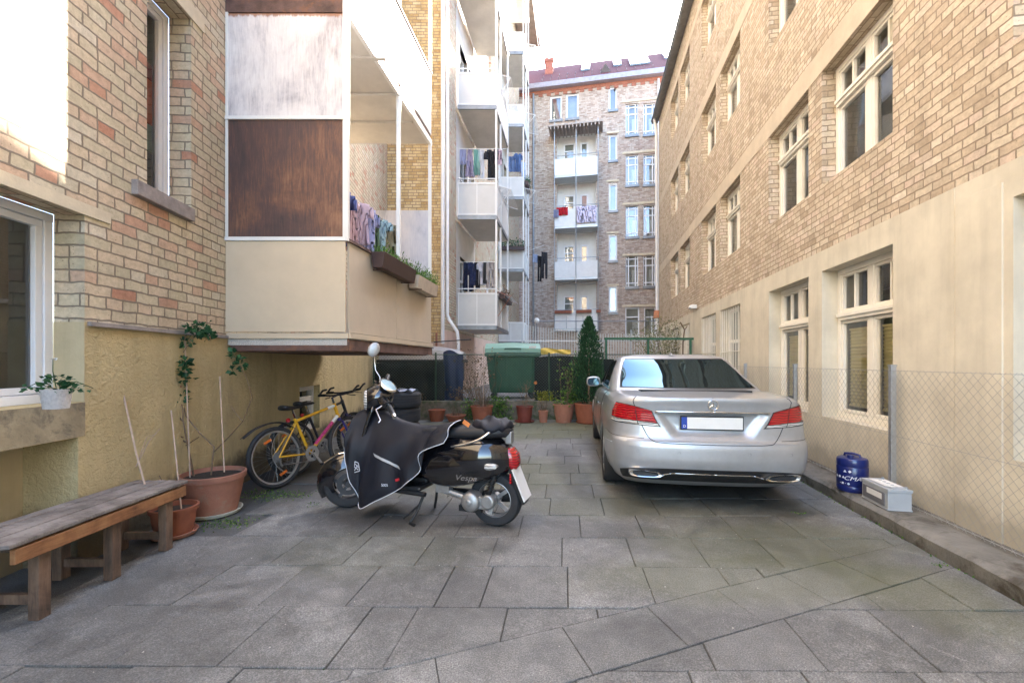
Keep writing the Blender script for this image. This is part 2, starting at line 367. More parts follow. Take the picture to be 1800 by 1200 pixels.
def cell_window(parent,loc,w,h,style='t',frame=m_cream,blind=None,rz=0,room=m_room,depth=.5):
    """window part: frame mesh with pane / blind / room as sub-parts; x 0..w, z 0..h, faces +y"""
    fb=MB(); t=.065; pb=MB()
    def fr(x0,x1,z0,z1,tt,y0=-.07,y1=0):
        fb.box(x0,x1,y0,y1,z0,z0+tt); fb.box(x0,x1,y0,y1,z1-tt,z1)
        fb.box(x0,x0+tt,y0,y1-.002,z0+tt,z1-tt); fb.box(x1-tt,x1,y0,y1-.002,z0+tt,z1-tt)
    if style=='t':
        fr(0,w,0,h,t); zt=h*.68
        fb.box(t,w-t,-.07,.03,zt-.05,zt+.05); fb.box(t,w-t,-.07,.05,zt-.012,zt+.028)
        fb.box(w/2-.04,w/2+.04,-.07,-.004,t,zt-.05); fb.box(w/2-.04,w/2+.04,-.07,-.004,zt+.05,h-t)
        for a,b in ((t,w/2-.04),(w/2+.04,w-t)):
            fr(a+.004,b-.004,t+.004,zt-.054,.035,-.06,-.01); fr(a+.004,b-.004,zt+.054,h-t-.004,.03,-.06,-.01)
            fb.box((a+b)/2-.014,(a+b)/2+.014,-.055,-.012,zt+.08,h-t-.03)
        fb.box(-.02,w+.02,-.02,.04,-.05,-.002)
    elif style=='bars':
        fr(0,w,0,h,t); fb.box(t,w-t,-.07,-.003,h*.6,h*.6+.06); fb.box(w/2-.03,w/2+.03,-.07,-.003,t,h*.6); fb.box(w/2-.03,w/2+.03,-.07,-.003,h*.6+.06,h-t)
    elif style=='one':
        fr(0,w,0,h,.06); fr(.064,w-.064,.064,h-.064,.045,-.06,-.012)
    elif style=='m':   # narrow side lights round a big pane
        fr(0,w,0,h,.05)
        for x in (w*.22,w*.78): fb.box(x-.035,x+.035,-.06,-.003,.05,h-.05)
        for z in (h*.13,h*.68,h*.9): fb.box(.05,w-.05,-.055,-.006,z-.035,z+.035)
    elif style=='tt':
        fr(0,w,0,h,.08); fb.box(.08,w-.08,-.06,-.003,h*.66,h*.66+.07)
    o=fb.build('window',frame,parent,loc=loc,rz=rz,bevel=.004 if style in('t','one') else 0)
    pb.quad((w-.02,-.045,.02),(.02,-.045,.02),(.02,-.045,h-.02),(w-.02,-.045,h-.02))
    pb.build('pane',m_glassF if frame is m_wframe and depth<.45 else m_glass,o,recalc=False)
    rb=MB(); y=-.075; D=-depth
    rb.quad((.01,D,0),(w-.01,D,0),(w-.01,D,h),(.01,D,h)); rb.quad((.01,y,0),(.01,D,0),(.01,D,h),(.01,y,h)); rb.quad((w-.01,y,0),(w-.01,D,0),(w-.01,D,h),(w-.01,y,h))
    rb.quad((.01,y,h),(w-.01,y,h),(w-.01,D,h),(.01,D,h)); rb.quad((.01,y,0),(w-.01,y,0),(w-.01,D,0),(.01,D,0))
    rb.build('room_interior',room,o)
    if blind:
        bb=MB(); m_,x0,x1,z0,z1,kind=blind
        n=int((z1-z0)/.035) if kind=='pleat' else 1
        if kind=='pleat':
            for a,b in ((t+.03,w/2-.06),(w/2+.06,w-t-.03)):
                zz=z0; k=0
                while zz<z1:
                    ya=-.085-(k%2)*.014; yb=-.085-((k+1)%2)*.014
                    bb.quad((a,ya,zz),(b,ya,zz),(b,yb,zz+.02),(a,yb,zz+.02)); zz+=.02; k+=1
                bb.box(a,b,-.1,-.08,z1,z1+.02); bb.box(a,b,-.1,-.08,z0-.02,z0)
        else:
            k=24
            for i in range(k):
                xa=x0+(x1-x0)*i/k; xb=x0+(x1-x0)*(i+1)/k
                bb.quad((xa,-.12+.018*math.sin(i*1.9),z0),(xb,-.12+.018*math.sin((i+1)*1.9),z0),(xb,-.12+.01*math.sin((i+1)*1.9),z1),(xa,-.12+.01*math.sin(i*1.9),z1))
        bb.build('blind' if kind=='pleat' else 'curtain',m_,o)
    return o
# ================= GROUND =================
def clip(poly,a,b,c):   # keep a*x+b*y<=c
    out=[]
    for i in range(len(poly)):
        p=poly[i];q=poly[(i+1)%len(poly)]; fp=a*p[0]+b*p[1]-c; fq=a*q[0]+b*q[1]-c
        if fp<=0: out.append(p)
        if (fp<0<fq) or (fq<0<fp):
            t=fp/(fp-fq); out.append((p[0]+(q[0]-p[0])*t,p[1]+(q[1]-p[1])*t))
    return out
def area(p): return .5*sum(p[i][0]*p[(i+1)%len(p)][1]-p[(i+1)%len(p)][0]*p[i][1] for i in range(len(p)))
def inset(poly,d):
    out=poly
    for i in range(len(poly)):
        p=poly[i];q=poly[(i+1)%len(poly)]; ex,ey=q[0]-p[0],q[1]-p[1]; L=math.hypot(ex,ey)
        if L<1e-4: continue
        nx,ny=ey/L,-ex/L; out=clip(out,nx,ny,nx*p[0]+ny*p[1]-d)
        if len(out)<3: return []
    return out
def ground_mat(name,base,slab=True):
    m,nt,b=newmat(name); v=coord(nt)
    if slab:
        a=N(nt,'ShaderNodeAttribute',attribute_name='rnd')
        k=ramp(nt,a.outputs['Fac'],[(0,tuple(x*.82 for x in base)),(.5,base),(1,tuple(x*1.18 for x in base))])
    else:
        rgb=N(nt,'ShaderNodeRGB'); rgb.outputs[0].default_value=(*base,1); k=rgb.outputs[0]
    f=noise(nt,v,1.1,9,.68,.4); k=mix(nt,.8,k,ramp(nt,f,[(.32,g3(.5)),(.5,g3(.95)),(.68,g3(1.4))]),'MULTIPLY')
    f=noise(nt,v,6,9,.72,.6); k=mix(nt,.75,k,ramp(nt,f,[(.35,g3(.6)),(.65,g3(1.35))]),'MULTIPLY')
    f4=noise(nt,v,3.2,8,.75,1.2); k=mix(nt,ramp(nt,f4,[(.60,g3(0)),(.68,g3(.35)),(.8,g3(.5))]),k,tuple(x*2.1 for x in base))
    f5=noise(nt,mp(nt,v,loc=(7,3,0)),2.3,8,.75,1.0); k=mix(nt,ramp(nt,f5,[(.56,g3(0)),(.70,g3(.6))]),k,(base[0]*.45,base[1]*.42,base[2]*.4))
    sp=noise(nt,v,150,2,.6); k=mix(nt,.9,k,ramp(nt,sp,[(.30,g3(.55)),(.5,g3(1)),(.72,g3(1.9))]),'MULTIPLY')
    # algae: green bloom where water stands
    mo=noise(nt,mp(nt,v,loc=(3,1,0)),2.6,8,.7,.6)
    def blob(cx,cy,rx,ry,s_):
        w_=mp(nt,v,(1/rx,1/ry,0),(-cx/rx,-cy/ry,0)); l=N(nt,'ShaderNodeVectorMath',operation='LENGTH'); nt.links.new(w_,l.inputs[0])
        d=math_(nt,'SUBTRACT',math_(nt,'ADD',1,math_(nt,'MULTIPLY',mo,.9)),math_(nt,'ADD',l.outputs['Value'],.45))
        return ramp(nt,d,[(0,g3(0)),(.45,g3(s_))])
    for (cx,cy,rx,ry,s_) in ((2.0,3.4,1.3,.5,.42),(1.4,4.2,1.9,.5,.35),(.0,9.0,3.4,1.6,.7),(1.5,2.8,1.3,.4,.4),(-.3,5.4,1.8,1.2,.5),(2.5,2.6,.5,.6,.4),(-1.0,3.2,1.0,.5,.25)):
        k=mix(nt,blob(cx,cy,rx,ry,s_),k,(.095,.10,.04))
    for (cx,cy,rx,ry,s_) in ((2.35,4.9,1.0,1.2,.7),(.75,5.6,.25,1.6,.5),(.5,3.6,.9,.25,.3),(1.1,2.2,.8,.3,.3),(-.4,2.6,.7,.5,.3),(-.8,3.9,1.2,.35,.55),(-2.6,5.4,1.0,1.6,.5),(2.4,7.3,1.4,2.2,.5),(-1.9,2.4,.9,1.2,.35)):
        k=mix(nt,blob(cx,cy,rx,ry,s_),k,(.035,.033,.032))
    nt.links.new(k,b.inputs['Base Color']); b.inputs['Specular IOR Level'].default_value=.45
    nt.links.new(ramp(nt,f,[(.3,g3(.5)),(.7,g3(.8))]),b.inputs['Roughness'])
    h=math_(nt,'ADD',math_(nt,'MULTIPLY',sp,.5),math_(nt,'ADD',f,math_(nt,'MULTIPLY',noise(nt,v,45,5,.7),.5)))
    bump(nt,b,h,.5,.008); return m
m_slab=ground_mat('concrete_slabs',(.152,.150,.141)); m_asph=ground_mat('old_asphalt',(.082,.083,.081),False)
m_grit=M('joint_dirt',(.062,.060,.050),.95,0,.5,8,60,.8)
g=MB(); g.quad((-300,-300,-.011),(300,-300,-.011),(300,400,-.011),(-300,400,-.011)); tag(g.build('ground',m_grit),kind='structure')
# slabs
sl_=MB()
def add_slab(poly,h=None,k_=1):
    if len(poly)<3: return
    if area(poly)<0: poly=poly[::-1]
    if abs(area(poly))<.004: return
    o=inset(poly,(.0012+.0028*random.random())*k_); i_=inset(poly,.002+.004*k_)
    if len(o)<3 or len(i_)<3: return
    tx,ty=random.uniform(-.004,.004),random.uniform(-.004,.004); hz=random.uniform(-.0045,.0045) if h is None else h
    cx=sum(p[0] for p in o)/len(o); cy=sum(p[1] for p in o)/len(o); Z=lambda p: hz+(p[0]-cx)*tx+(p[1]-cy)*ty
    c=min(1,max(0,random.gauss(.5,.22)))
    sl_.poly([(p[0],p[1],Z(p)) for p in i_],cl=c)
    n=len(o); top=[(p[0],p[1],Z(p)-.005) for p in o]
    # bevel ring
    if len(o)==len(i_):
        for k in range(n):
            a,b_=o[k],o[(k+1)%n]; j=min(range(n),key=lambda q:(i_[q][0]-a[0])**2+(i_[q][1]-a[1])**2); j2=min(range(n),key=lambda q:(i_[q][0]-b_[0])**2+(i_[q][1]-b_[1])**2)
            sl_.quad((*a,Z(a)-.005),(*b_,Z(b_)-.005),(*i_[j2],Z(i_[j2])),(*i_[j],Z(i_[j])),cl=c)
    for k in range(n):
        a,b_=o[k],o[(k+1)%n]; sl_.quad((*a,-.03),(*b_,-.03),(*b_,Z(b_)-.005),(*a,Z(a)-.005),cl=c)
L1=(-.385,1,2.186); L2=(-.385,1,1.80)    # strip of cut slabs: -.385X+Y between these
asp=[(-2.6,-3),(-2.55,1.2),(-2.45,2.1),(-2.38,2.7),(-2.25,3.3),(-2.2,4.2),(-2.3,6.0),(-2.5,8.0),(-2.8,10.6)]
def bound(poly):
    # keep right of asphalt line (x>=-1.45+...), left of kerb
    poly=clip(poly,1,-.175,2.46)
    return poly
ra=-.035
def rot(p): c,s=math.cos(ra),math.sin(ra); return (p[0]*c-p[1]*s,p[0]*s+p[1]*c)
def grid(filterline):
    rows=[-1.0+.495*i for i in range(24)]
    for ri,y in enumerate(rows):
        off=[0,.22,.37,.1,.3,.05,.42][ri%7]; sk=.12
        x=-4+off
        while x<5:
            wd=.5 if random.random()>.12 else .26
            q=[(x+sk*y,y),(x+wd+sk*y,y),(x+wd+sk*(y+.495),y+.495),(x+sk*(y+.495),y+.495)]; x+=wd
            q=[(p[0],p[1]-.01*p[0]) for p in q]
            yield q
for q in grid(None):
    for far in (0,1):
        p=clip(q,.385,-1,-L1[2]) if far else clip(q,-.385,1,L2[2])
        p=bound(p)
        if len(p)<3: continue
        cx=sum(a[0] for a in p)/len(p); cy=sum(a[1] for a in p)/len(p)
        xa=-1.5
        for (ax,ay),(bx,by) in zip(asp,asp[1:]):
            if ay<=cy<=by: xa=ax+(bx-ax)*(cy-ay)/(by-ay)
        if cx<xa-.15: continue
        add_slab(p,None,1 if cx>-1.0 else (.45 if cx>-1.6 else .15))
# diagonal strip
x=-3.2
while x<4.5:
    wd=random.choice([.48,.5,.5,.62])
    q=[(x+.10,L2[2]+.385*(x+.10)),(x+wd+.10,L2[2]+.385*(x+wd+.10)),(x+wd,L1[2]+.385*(x+wd)),(x,L1[2]+.385*x)]
    x+=wd
    if q[0][0]<-2.6: continue
    add_slab(bound(q),random.uniform(-.002,.002),.5)
tag(sl_.build('paving_slabs',m_slab,recalc=False),kind='structure')
# asphalt margin left
am=MB(); nY=60
pts=[]
for i in range(nY+1):
    y=-3+13.6*i/nY; xa=-1.5
    for (ax,ay),(bx,by) in zip(asp,asp[1:]):
        if ay<=y<=by: xa=ax+(bx-ax)*(y-ay)/(by-ay)
    pts.append((xa+.12+random.uniform(-.05,.05),y))
for (a,b_) in zip(pts,pts[1:]):
    am.quad((-5,a[1],-.007),(a[0],a[1],-.007),(b_[0],b_[1],-.007),(-5,b_[1],-.007))
tag(am.build('asphalt_margin',m_asph),kind='structure')
# kerb
kd=Vector((.175,1,0)).normalized()
m_kerb=M('kerb_concrete',(.155,.145,.125),.9,0,.3,5,40,.7,dirt=(4,(.06,.05,.035),.5))
kb=MB()
def onl(D,Y): return (D+.175*Y,Y)
def kr(D,Y,j=0): 
    return (D+.175*Y+(math.sin(Y*7.3)*.006+math.sin(Y*23.1)*.004)*j,Y)
ns=90; rings=[]
for i in range(ns+1):
    Y=-3+13.8*i/ns
    rings.append([(*kr(2.485,Y,1),-.03),(*kr(2.47,Y,1),.09),(*kr(2.50,Y,1),.118+.004*math.sin(Y*11)),(*kr(2.62,Y),.122),(*kr(2.9,Y),.125),(*kr(2.9,Y),-.03)])
kb.loft(rings,closed=False); tag(kb.build('kerb',m_kerb,smooth=40),kind='structure')
# raised terrace behind the retaining wall
tr=MB(); tr.slab([(-3.6,10.72),(4.75,10.72),(16,60),(-6,60)],-.02,.42)
tag(tr.build('terrace',M('terrace_paving',(.2,.19,.18),.9,0,.2,3,50,.4)),kind='structure')
lw=MB(); rg=[]
m_oldc=M('old_mossy_concrete',(.15,.13,.10),.95,0,.35,5,40,.9,dirt=(4,(.05,.07,.03),.46))
lw.box(-3.5,4.75,10.5,10.719,-.02,.44)
t=lw.build('retaining_wall',m_oldc,bevel=.012); tag(t,'low mossy concrete wall behind the row of flower pots','wall')

# ================= RIGHT BUILDING =================
RB=Fac('apartment_building',(2.86,0),(.175,1),'long beige brick building with cream windows and a smooth base on the right','building')
k=1.0152
cols=[(-.01+.0,1.25),(1.60,2.94),(4.12,5.37),(5.70,6.97),(8.27,9.52),(9.85,11.12),(12.42,13.67),(14.0,15.27),(-2.5,-1.3)]
cols=[(-2.55,-1.3),(-.03,1.22),(1.70,2.95),(4.12,5.37),(5.70,6.95),(8.27,9.52),(9.85,11.10),(12.42,13.67),(14.0,15.25)]
cols=[(a*k,b_*k) for a,b_ in cols]
levels=[(.72,2.49),(3.54,4.93),(6.3,7.65),(9.0,10.40)]
Lr=18.1; s0=-5
ops0=[(a,b_,*levels[0]) for a,b_ in cols]; opsU=[(a,b_,z0,z1) for (z0,z1) in levels[1:] for a,b_ in cols]
wall_part('stucco_base',m_stuccoR,RB.e,s0,Lr,.05,2.74,ops0,.18)
wall_part('wall',m_brickR,RB.e,s0,Lr,2.74,11.3,opsU,.16)
bd=MB()
for z0,z1 in ((4.93,5.22),(7.65,7.93),(10.40,10.62)): bd.box(s0,Lr+.004,-.05,.006,z0+.001,z1)
bd.build('lintel_band',m_band,RB.e)
pj=MB()      # grooves and shallow piers in the render
pj.box(3.42*k,3.435*k,-.02,.004,.1,2.738); pj.box(3.02*k-.0,3.40*k,-.02,.010,.1,2.62)
pj.build('render_pier',m_stuccoR,RB.e,bevel=.003)
rt=MB(); rt.quad((Lr,0,0),(Lr,-9,0),(Lr,-9,11.3),(Lr,0,11.3),[(0,0),(9,0),(9,11.3),(0,11.3)]); rt.quad((s0,-9,0),(s0,0,0),(s0,0,11.3),(s0,-9,11.3),[(0,0),(9,0),(9,11.3),(0,11.3)])
rt.build('gable_wall',m_brickR,RB.e)
wg=MB(); wg.slab([(8.3,22.3),(18,22.3),(18,27.0),(9.6,27.0)],0,16.5); wg.build('sun_blocker',m_brickF,RB.e,world=True)  # unseen block added to keep low sun off the left wall
rf=MB(); 
rf.add([(s0-.2,.20,11.32),(Lr+.25,.20,11.32),(Lr+.25,-4.5,14.4),(s0-.2,-4.5,14.4),(s0-.2,-9.3,11.2),(Lr+.25,-9.3,11.2)],[(0,1,2,3),(3,2,5,4),(0,3,4),(1,5,2)])
roofR=rf.build('roof',m_roofR,RB.e)
gt=MB(); 
for i,(yy,zz,hh,m_) in enumerate(((.34,11.12,.10,0),(.44,11.14,.09,0))): pass
gt.box(s0-.2,Lr+.25,.12,.25,11.20,11.29); gt.box(s0-.2,Lr+.25,.004,.12,11.22,11.28); gt.tube([(s0-.2,.26,11.29),(Lr+.25,.26,11.29)],.025,8)
gt.build('gutter',m_zinc,RB.e)
dp=MB(); dp.tube([(Lr-.12,.2,11.2),(Lr-.12,.12,10.7),(Lr-.12,.09,.4)],.055,10); dp.build('downpipe',m_wpipe,RB.e,smooth=40)
hb=MB(); hb.box(Lr-.24,Lr,.03,.22,3.15,3.45); hb.build('rain_hopper',M('copper',(.5,.2,.1),.5,.4),RB.e,bevel=.01)
m_blind=M('pleated_blind',(.82,.73,.42),.8,0,.08,3,20,.05)
m_curt=M('white_curtain',(.6,.6,.58),.9,0,.06,3,20,.05)
pr={}
for li,(z0,z1) in enumerate(levels):
    for ci,(a,b_) in enumerate(cols):
        w_,h_=b_-a,z1-z0; rev=.17 if li==0 else .15
        if li==0 and ci>=5: key=('bars',); st='bars'; bl=None
        elif li==0: key=('gf',); st='t'; bl=(m_blind,0,0,.16,h_*.585,'pleat')
        else:
            st='t'; key=(li,(ci*7+li*3)%3)
            bl=(m_curt,.06,w_*(.32,.55,.92)[key[1]],.08,h_*.64,'c')  # curtains added and widened to stand in for pale glare on the panes
        if key not in pr: pr[key]=cell_window(RB.e,(a,-rev,z0),w_,h_,st,m_cream,bl); o=pr[key]
        else: o=dup(pr[key],RB.e,(a,-rev,z0))
        if li==0 and ci>=5:
            gb=MB()
            for i in range(9): x=a+.06+(w_-.12)*i/8; gb.tube([(x,-.03,z0+.02),(x,-.03,z1-.02)],.011,6)
            gb.bar((a,-.03,z0+.25),(b_,-.03,z0+.25),.03,.012); gb.bar((a,-.03,z1-.9),(b_,-.03,z1-.9),.03,.012)
            gb.build('window_grille',m_cream,RB.e)
lm=MB(); lm.box(11.75,11.95,.0,.14,2.80,2.9); lm.ball((11.85,.12,2.84),(.09,.07,.06)); lm.build('wall_lamp',m_white,RB.e,smooth=40)

# ================= LEFT BUILDING =================
LBe=emp('apartment_building',(-3.2,6,0),0,'tall yellow and pink brick building with ochre stucco foot and balconies on the left','building')
wA=lambda Y:-2.75-.065*Y
class Sub:  # wall frame as child of the left building
    def __init__(s,O,d): s.O=Vector((*O,0)); s.d=Vector((*d,0)).normalized(); s.n=Vector((-s.d.y,s.d.x,0)); s.T=Tl(*(s.O-LBe.location))@Rz(math.atan2(s.d.y,s.d.x)); s.loc=s.O-LBe.location; s.rz=math.atan2(s.d.y,s.d.x)
    def sY(s,Y): return (Y-s.O.y)/s.d.y
A=Sub((wA(12.5),12.5),(.065,-1))
def wp(name,mat,S,s0,s1,z0,z1,ops,rev=.2):
    o=wall_part(name,mat,LBe,s0,s1,z0,z1,ops,rev); o.location=S.loc; o.rotation_euler=(0,0,S.rz); return o
sA=A.sY
win1=(sA(3.02),sA(.85),1.105,2.39,.2); niche=(sA(2.97),sA(.9),-.02,.87,.35)
win2=(sA(4.12),sA(3.58),2.81,4.60,.2)
ops=[win1,win2]
LAe=sA(-4)
bdoor=(sA(10.6),sA(9.4),1.95,4.1,.15)
wp('wall',m_brickL,A,sA(12.5),LAe,1.655,8.9,[win1,win2,bdoor])
wp('wall',m_brickL,A,sA(12.5),LAe,8.9,22.3,[(sA(6.5),sA(5.2),9.2,11),(sA(2.4),sA(1.2),6,7.6)][:1])
wp('stucco_base',m_stuccoL,A,sA(12.5),LAe,-.02,1.655,[win1,niche,(sA(7.35),sA(6.55),.28,1.0,.1)])
def A_(s,y,z): return A.T@Vector((s,y,z))+LBe.location
def part(mb,name,mat,parent=LBe,**k):
    return mb.build(name,mat,parent,world=True,**k)
def subbox(S,s0,s1,y0,y1,z0,z1):
    mb=MB(); mb.box(s0,s1,y0,y1,z0,z1,T=Tl(*LBe.location)@S.T); return mb
# brick ledge course, smooth jamb, sills, lintels
part(subbox(A,sA(4.69),sA(3.04),-.01,.03,1.63,1.66),'slate_course',m_stone)
part(subbox(A,sA(3.02)+.0,sA(.85),-.34,.004,.872,1.103),'window_ledge',M('ledge_stucco',(.34,.28,.18),.95,0,.25,6,30,.8,dirt=(4,(.1,.09,.07),.5)))
part(subbox(A,sA(3.22),sA(.6),-.02,.012,2.391,2.47),'lintel',m_lint)
part(subbox(A,sA(4.30),sA(3.50),-.02,.012,4.601,4.74),'lintel',m_lint)
part(subbox(A,sA(4.10),sA(3.42),-.2,.05,2.69,2.809),'window_sill',m_stone,bevel=.006)
nb=MB(); D_=-.35; T_=Tl(*LBe.location)@A.T
nb.add([(niche[0]-.1,D_,-.05),(niche[1]+.1,D_,-.05),(niche[1]+.1,D_,.9),(niche[0]-.1,D_,.9)],[(0,1,2,3)],T_); part(nb,'niche_back',m_stuccoS)
jb=subbox(A,sA(3.02)-.0,sA(3.02)+.004,-.2,.001,1.106,1.655); part(jb,'smooth_jamb',m_stuccoS)
m_glassL=m_glass
def wA_window(op,style,frame,room,**k):
    o=cell_window(LBe,(0,0,0),op[1]-op[0],op[3]-op[2],style,frame,room=room,**k)
    q=A.T@Vector((op[0],-op[4],op[2])); o.location=q; o.rotation_euler=(0,0,A.rz); return o
o=wA_window(win1,'one',m_wframe,m_room,depth=.7)
bt=MB()  # yellow thing and dark rail seen inside the room
bt.box(.55,.62,-.4,-.36,.1,.75); bt.box(.4,.68,-.42,-.34,.08,.14); bt.build('yellow_stand',M('yellow_plastic',(.5,.35,.04),.5),o,bevel=.008)
bt=MB(); bt.box(.4,.8,-.4,-.37,.74,.76); bt.box(.58,.61,-.4,-.37,.76,.95); bt.build('dark_rail',m_dark,o)
o=wA_window(win2,'one',m_wframe,m_room)
for (z0,z1,c,nm) in ((.75,1.15,(.6,.12,.02),'orange_cloth'),(.5,.74,(.2,.3,.24),'green_cloth'),(1.16,1.3,(.35,.02,.02),'red_cloth'),(.06,.48,(.02,.02,.025),'dark_cloth')):
    c_=MB(); c_.box(.05,.49,-.13,-.11,z0,z1); c_.build(nm,M(nm,c,.8,0,.15),o)
o=wA_window((sA(7.35),sA(6.55),.28,1.0,.1),'tt',m_white,m_dark)
o=wA_window(bdoor,'tt',m_white,m_room)
# wall C and B
Cw=Sub((-2.0,12.5),(-1,0)); wp('wall',m_brickC,Cw,0,1.562,1.95,22.3,[]); wp('stucco_base',m_pink,Cw,0,1.562,0,1.95,[])
B=Sub((.475,29),(-.15,-1)); sB=B.sY
LB_=sB(12.5)
bops=[]
for lv in range(6):
    zf=2.55+3.49*lv
    for Y0 in (14.4,21.8):
        bops.append((sB(Y0+.95),sB(Y0),zf+.1,zf+2.3,.12)); bops.append((sB(Y0+2.0),sB(Y0+1.2),zf+.9,zf+2.3,.12))
    bops.append((sB(19.6),sB(18.6),zf+.9,zf+2.4,.12))
wp('wall',m_brickL,B,0,LB_,2.3,22.3,bops); wp('stucco_base',m_pink,B,0,LB_,0,2.3,[])
pw={}
for op in bops:
    key=round(op[1]-op[0],2),round(op[3]-op[2],2)
    q=B.T@Vector((op[0],-.12,op[2]))
    if key not in pw: o=cell_window(LBe,q,op[1]-op[0],op[3]-op[2],'tt',m_white,rz=B.rz,depth=.3); pw[key]=o
    else: dup(pw[key],LBe,q)
# plastered strips behind the balconies
for Y0 in (13.95,21.4):
    for lv in range(6):
        zf=2.55+3.49*lv
        pb=MB(); T_=Tl(*LBe.location)@B.T
        s_a,s_b=sB(Y0+2.55),sB(Y0)
        oo=[o_ for o_ in bops if s_a<o_[0]<s_b and abs(o_[2]-zf)<1.5]
        q=wall_part('plaster_strip',m_plaster,LBe,s_a,s_b,zf,zf+3.3,oo,.0,T=Tl(0,.006,0)); q.location=B.loc; q.rotation_euler=(0,0,B.rz)
ev=MB(); T_=Tl(*LBe.location)@B.T
ev.box(-.3,LB_,-2,1.25,22.3,22.5,T=T_); part(ev,'roof_eave',M('eave_boards',(.3,.25,.22),.8,0,.2,(3),30,.2))
ev=MB(); ev.slab([(-9,12.3),(-1.2,12.3),(1.9,29.4),(-9,29.4)],22.5,24.5); ev.slab([(-9,-4),(-1.7,-4),(-2.4,12.3),(-9,12.3)],22.3,24); part(ev,'roof',m_roofR)
bk=MB(); bk.slab([(-9,-4),(-2.9,-4),(-3.0,-3.99),(-9,-3.99)],0,22.3); bk.slab([(-9,29),(.47,29),(.47,29.05),(-9,29.05)],0,22.3); part(bk,'gable_wall',m_pink)
# pipes
T_=Tl(*LBe.location)@B.T
dp=MB(); s_=sB(12.62)
dp.tube([T_@Vector(p) for p in [(s_,.12,22),(s_,.12,2.75),(s_,.17,2.6),(s_+.02,.42,2.25),(s_+.02,.45,2.0),(s_+.02,.45,.42)]],.05,10); part(dp,'downpipe',m_wpipe,smooth=40)
dp=MB(); dp.tube([(-1.97,12.44,22),(-1.97,12.44,1.9)],.055,10); part(dp,'downpipe',m_wpipe,smooth=40)
dp=MB(); dp.tube([(-2.14,12.42,2.2),(-2.14,12.42,.42)],.03,8); part(dp,'copper_pipe',m_term2,smooth=40)

def balcony(ni,no,fo,fi,zb,zt,zp,posts,zc,front='frame',mats=(m_panel,m_panel),rail=None,ceil=m_plaster,edge=m_steel,name='balcony'):
    """slab zb..zt, parapet zt..zp, posts to zc"""
    s=MB(); s.slab([ni,no,fo,fi],zb,zt); o=part(s,name,ceil)
    c=Vector(no)
    e=MB()
    def off(p,q,t): return Vector(p)+(Vector(q)-Vector(p))*t
    for a,b_ in ((ni,no),(no,fo)): e.seg(a,b_,zb-.012,zt+.012,.05)
    q=e.build('edge_trim',edge,o,world=True)
    if front:
        f=MB(); f.seg(off(ni,no,.02),off(ni,no,.985),zt+.06,zp-.02,.02); f.build('front_panel',mats[0],o,world=True)
        f=MB()
        for t_ in (.02,.5,.985): f.seg(off(ni,no,t_-.012),off(ni,no,t_+.012),zt,zp,.045)
        f.seg(ni,no,zp-.03,zp+.02,.05); f.seg(ni,no,zt+.02,zt+.07,.05); f.build('panel_frame',m_white,o,world=True)
    f=MB(); f.seg(off(no,fo,.01),off(no,fo,.99),zt+.03,zp-.02,.02); f.build('side_panel',mats[1],o,world=True)
    if fi:
        f=MB(); f.seg(off(fo,fi,.03),off(fo,fi,.97),zt+.03,zp-.02,.02); f.build('end_panel',mats[1],o,world=True)
    f=MB(); f.seg(no,fo,zp-.02,zp+.02,.05)
    if rail: f.tube([(*ni,rail),(*no,rail),(*fo,rail)],.018,8)
    f.build('handrail',m_white,o,world=True)
    for t_ in posts:
        pp=off(no,fo,t_); f=MB(); f.box(pp[0]-.03,pp[0]+.03,pp[1]-.03,pp[1]+.03,zt,zc); f.build('post',m_white,o,world=True)
    return o
# stack 1 (near, boarded)
ni,no,fo,fi=(-3.05,4.70),(-1.77,4.70),(-1.40,7.54),(-3.23,7.54)
s=MB(); s.slab([ni,no,fo,fi],1.56,1.69); bal=part(s,'balcony',m_plaster)
def bp(f,name,mat,**k): return f.build(name,mat,bal,world=True,**k)
f=MB(); f.slab([(-3.02,4.74),(-1.80,4.74),(-1.46,7.5),(-3.2,7.5)],1.49,1.56); bp(f,'steel_beam',m_rust)
f=MB(); f.seg((-3.02,4.715),(-1.76,4.715),1.50,1.63,.03); f.seg((-1.76,4.70),(-1.39,7.54),1.50,1.62,.03); bp(f,'edge_beam',m_rust)
f=MB(); f.seg((-3.05,4.70),(-1.75,4.70),1.632,1.685,.05); f.seg((-1.755,4.70),(-1.38,7.54),1.632,1.69,.05); bp(f,'edge_trim',m_tan)
f=MB(); f.seg((-3.05,4.675),(-1.775,4.675),1.70,2.665,.025); bp(f,'front_panel',m_tan,bevel=.002)
f=MB(); f.seg((-3.03,4.68),(-1.80,4.68),2.71,3.955,.02); bp(f,'brown_board',m_plyB)
f=MB(); f.seg((-3.03,4.68),(-1.80,4.68),3.995,5.09,.02); bp(f,'white_board',m_plyW)
f=MB(); f.seg((-3.05,4.67),(-1.78,4.67),2.668,2.708,.045); f.seg((-3.05,4.67),(-1.78,4.67),3.957,3.992,.04); bp(f,'board_rail',m_white)
f=MB(); f.box(-1.80,-1.745,4.655,4.71,2.67,8.6); bp(f,'post',m_white)
f=MB(); f.box(-3.05,-3.025,4.66,4.70,2.71,5.1); bp(f,'post',m_white)
m1=Vector(no)+(Vector(fo)-Vector(no))*.465
for (a,b_) in ((Vector(no)+Vector((.0,.03)),m1),(m1+Vector((.002,.012)),Vector(fo))):
    f=MB(); f.seg(a,b_,1.70,2.67,.02); bp(f,'side_panel',m_tan2,bevel=.002)
f=MB(); f.seg(no,fo,2.67,2.70,.06); bp(f,'handrail',m_rust)
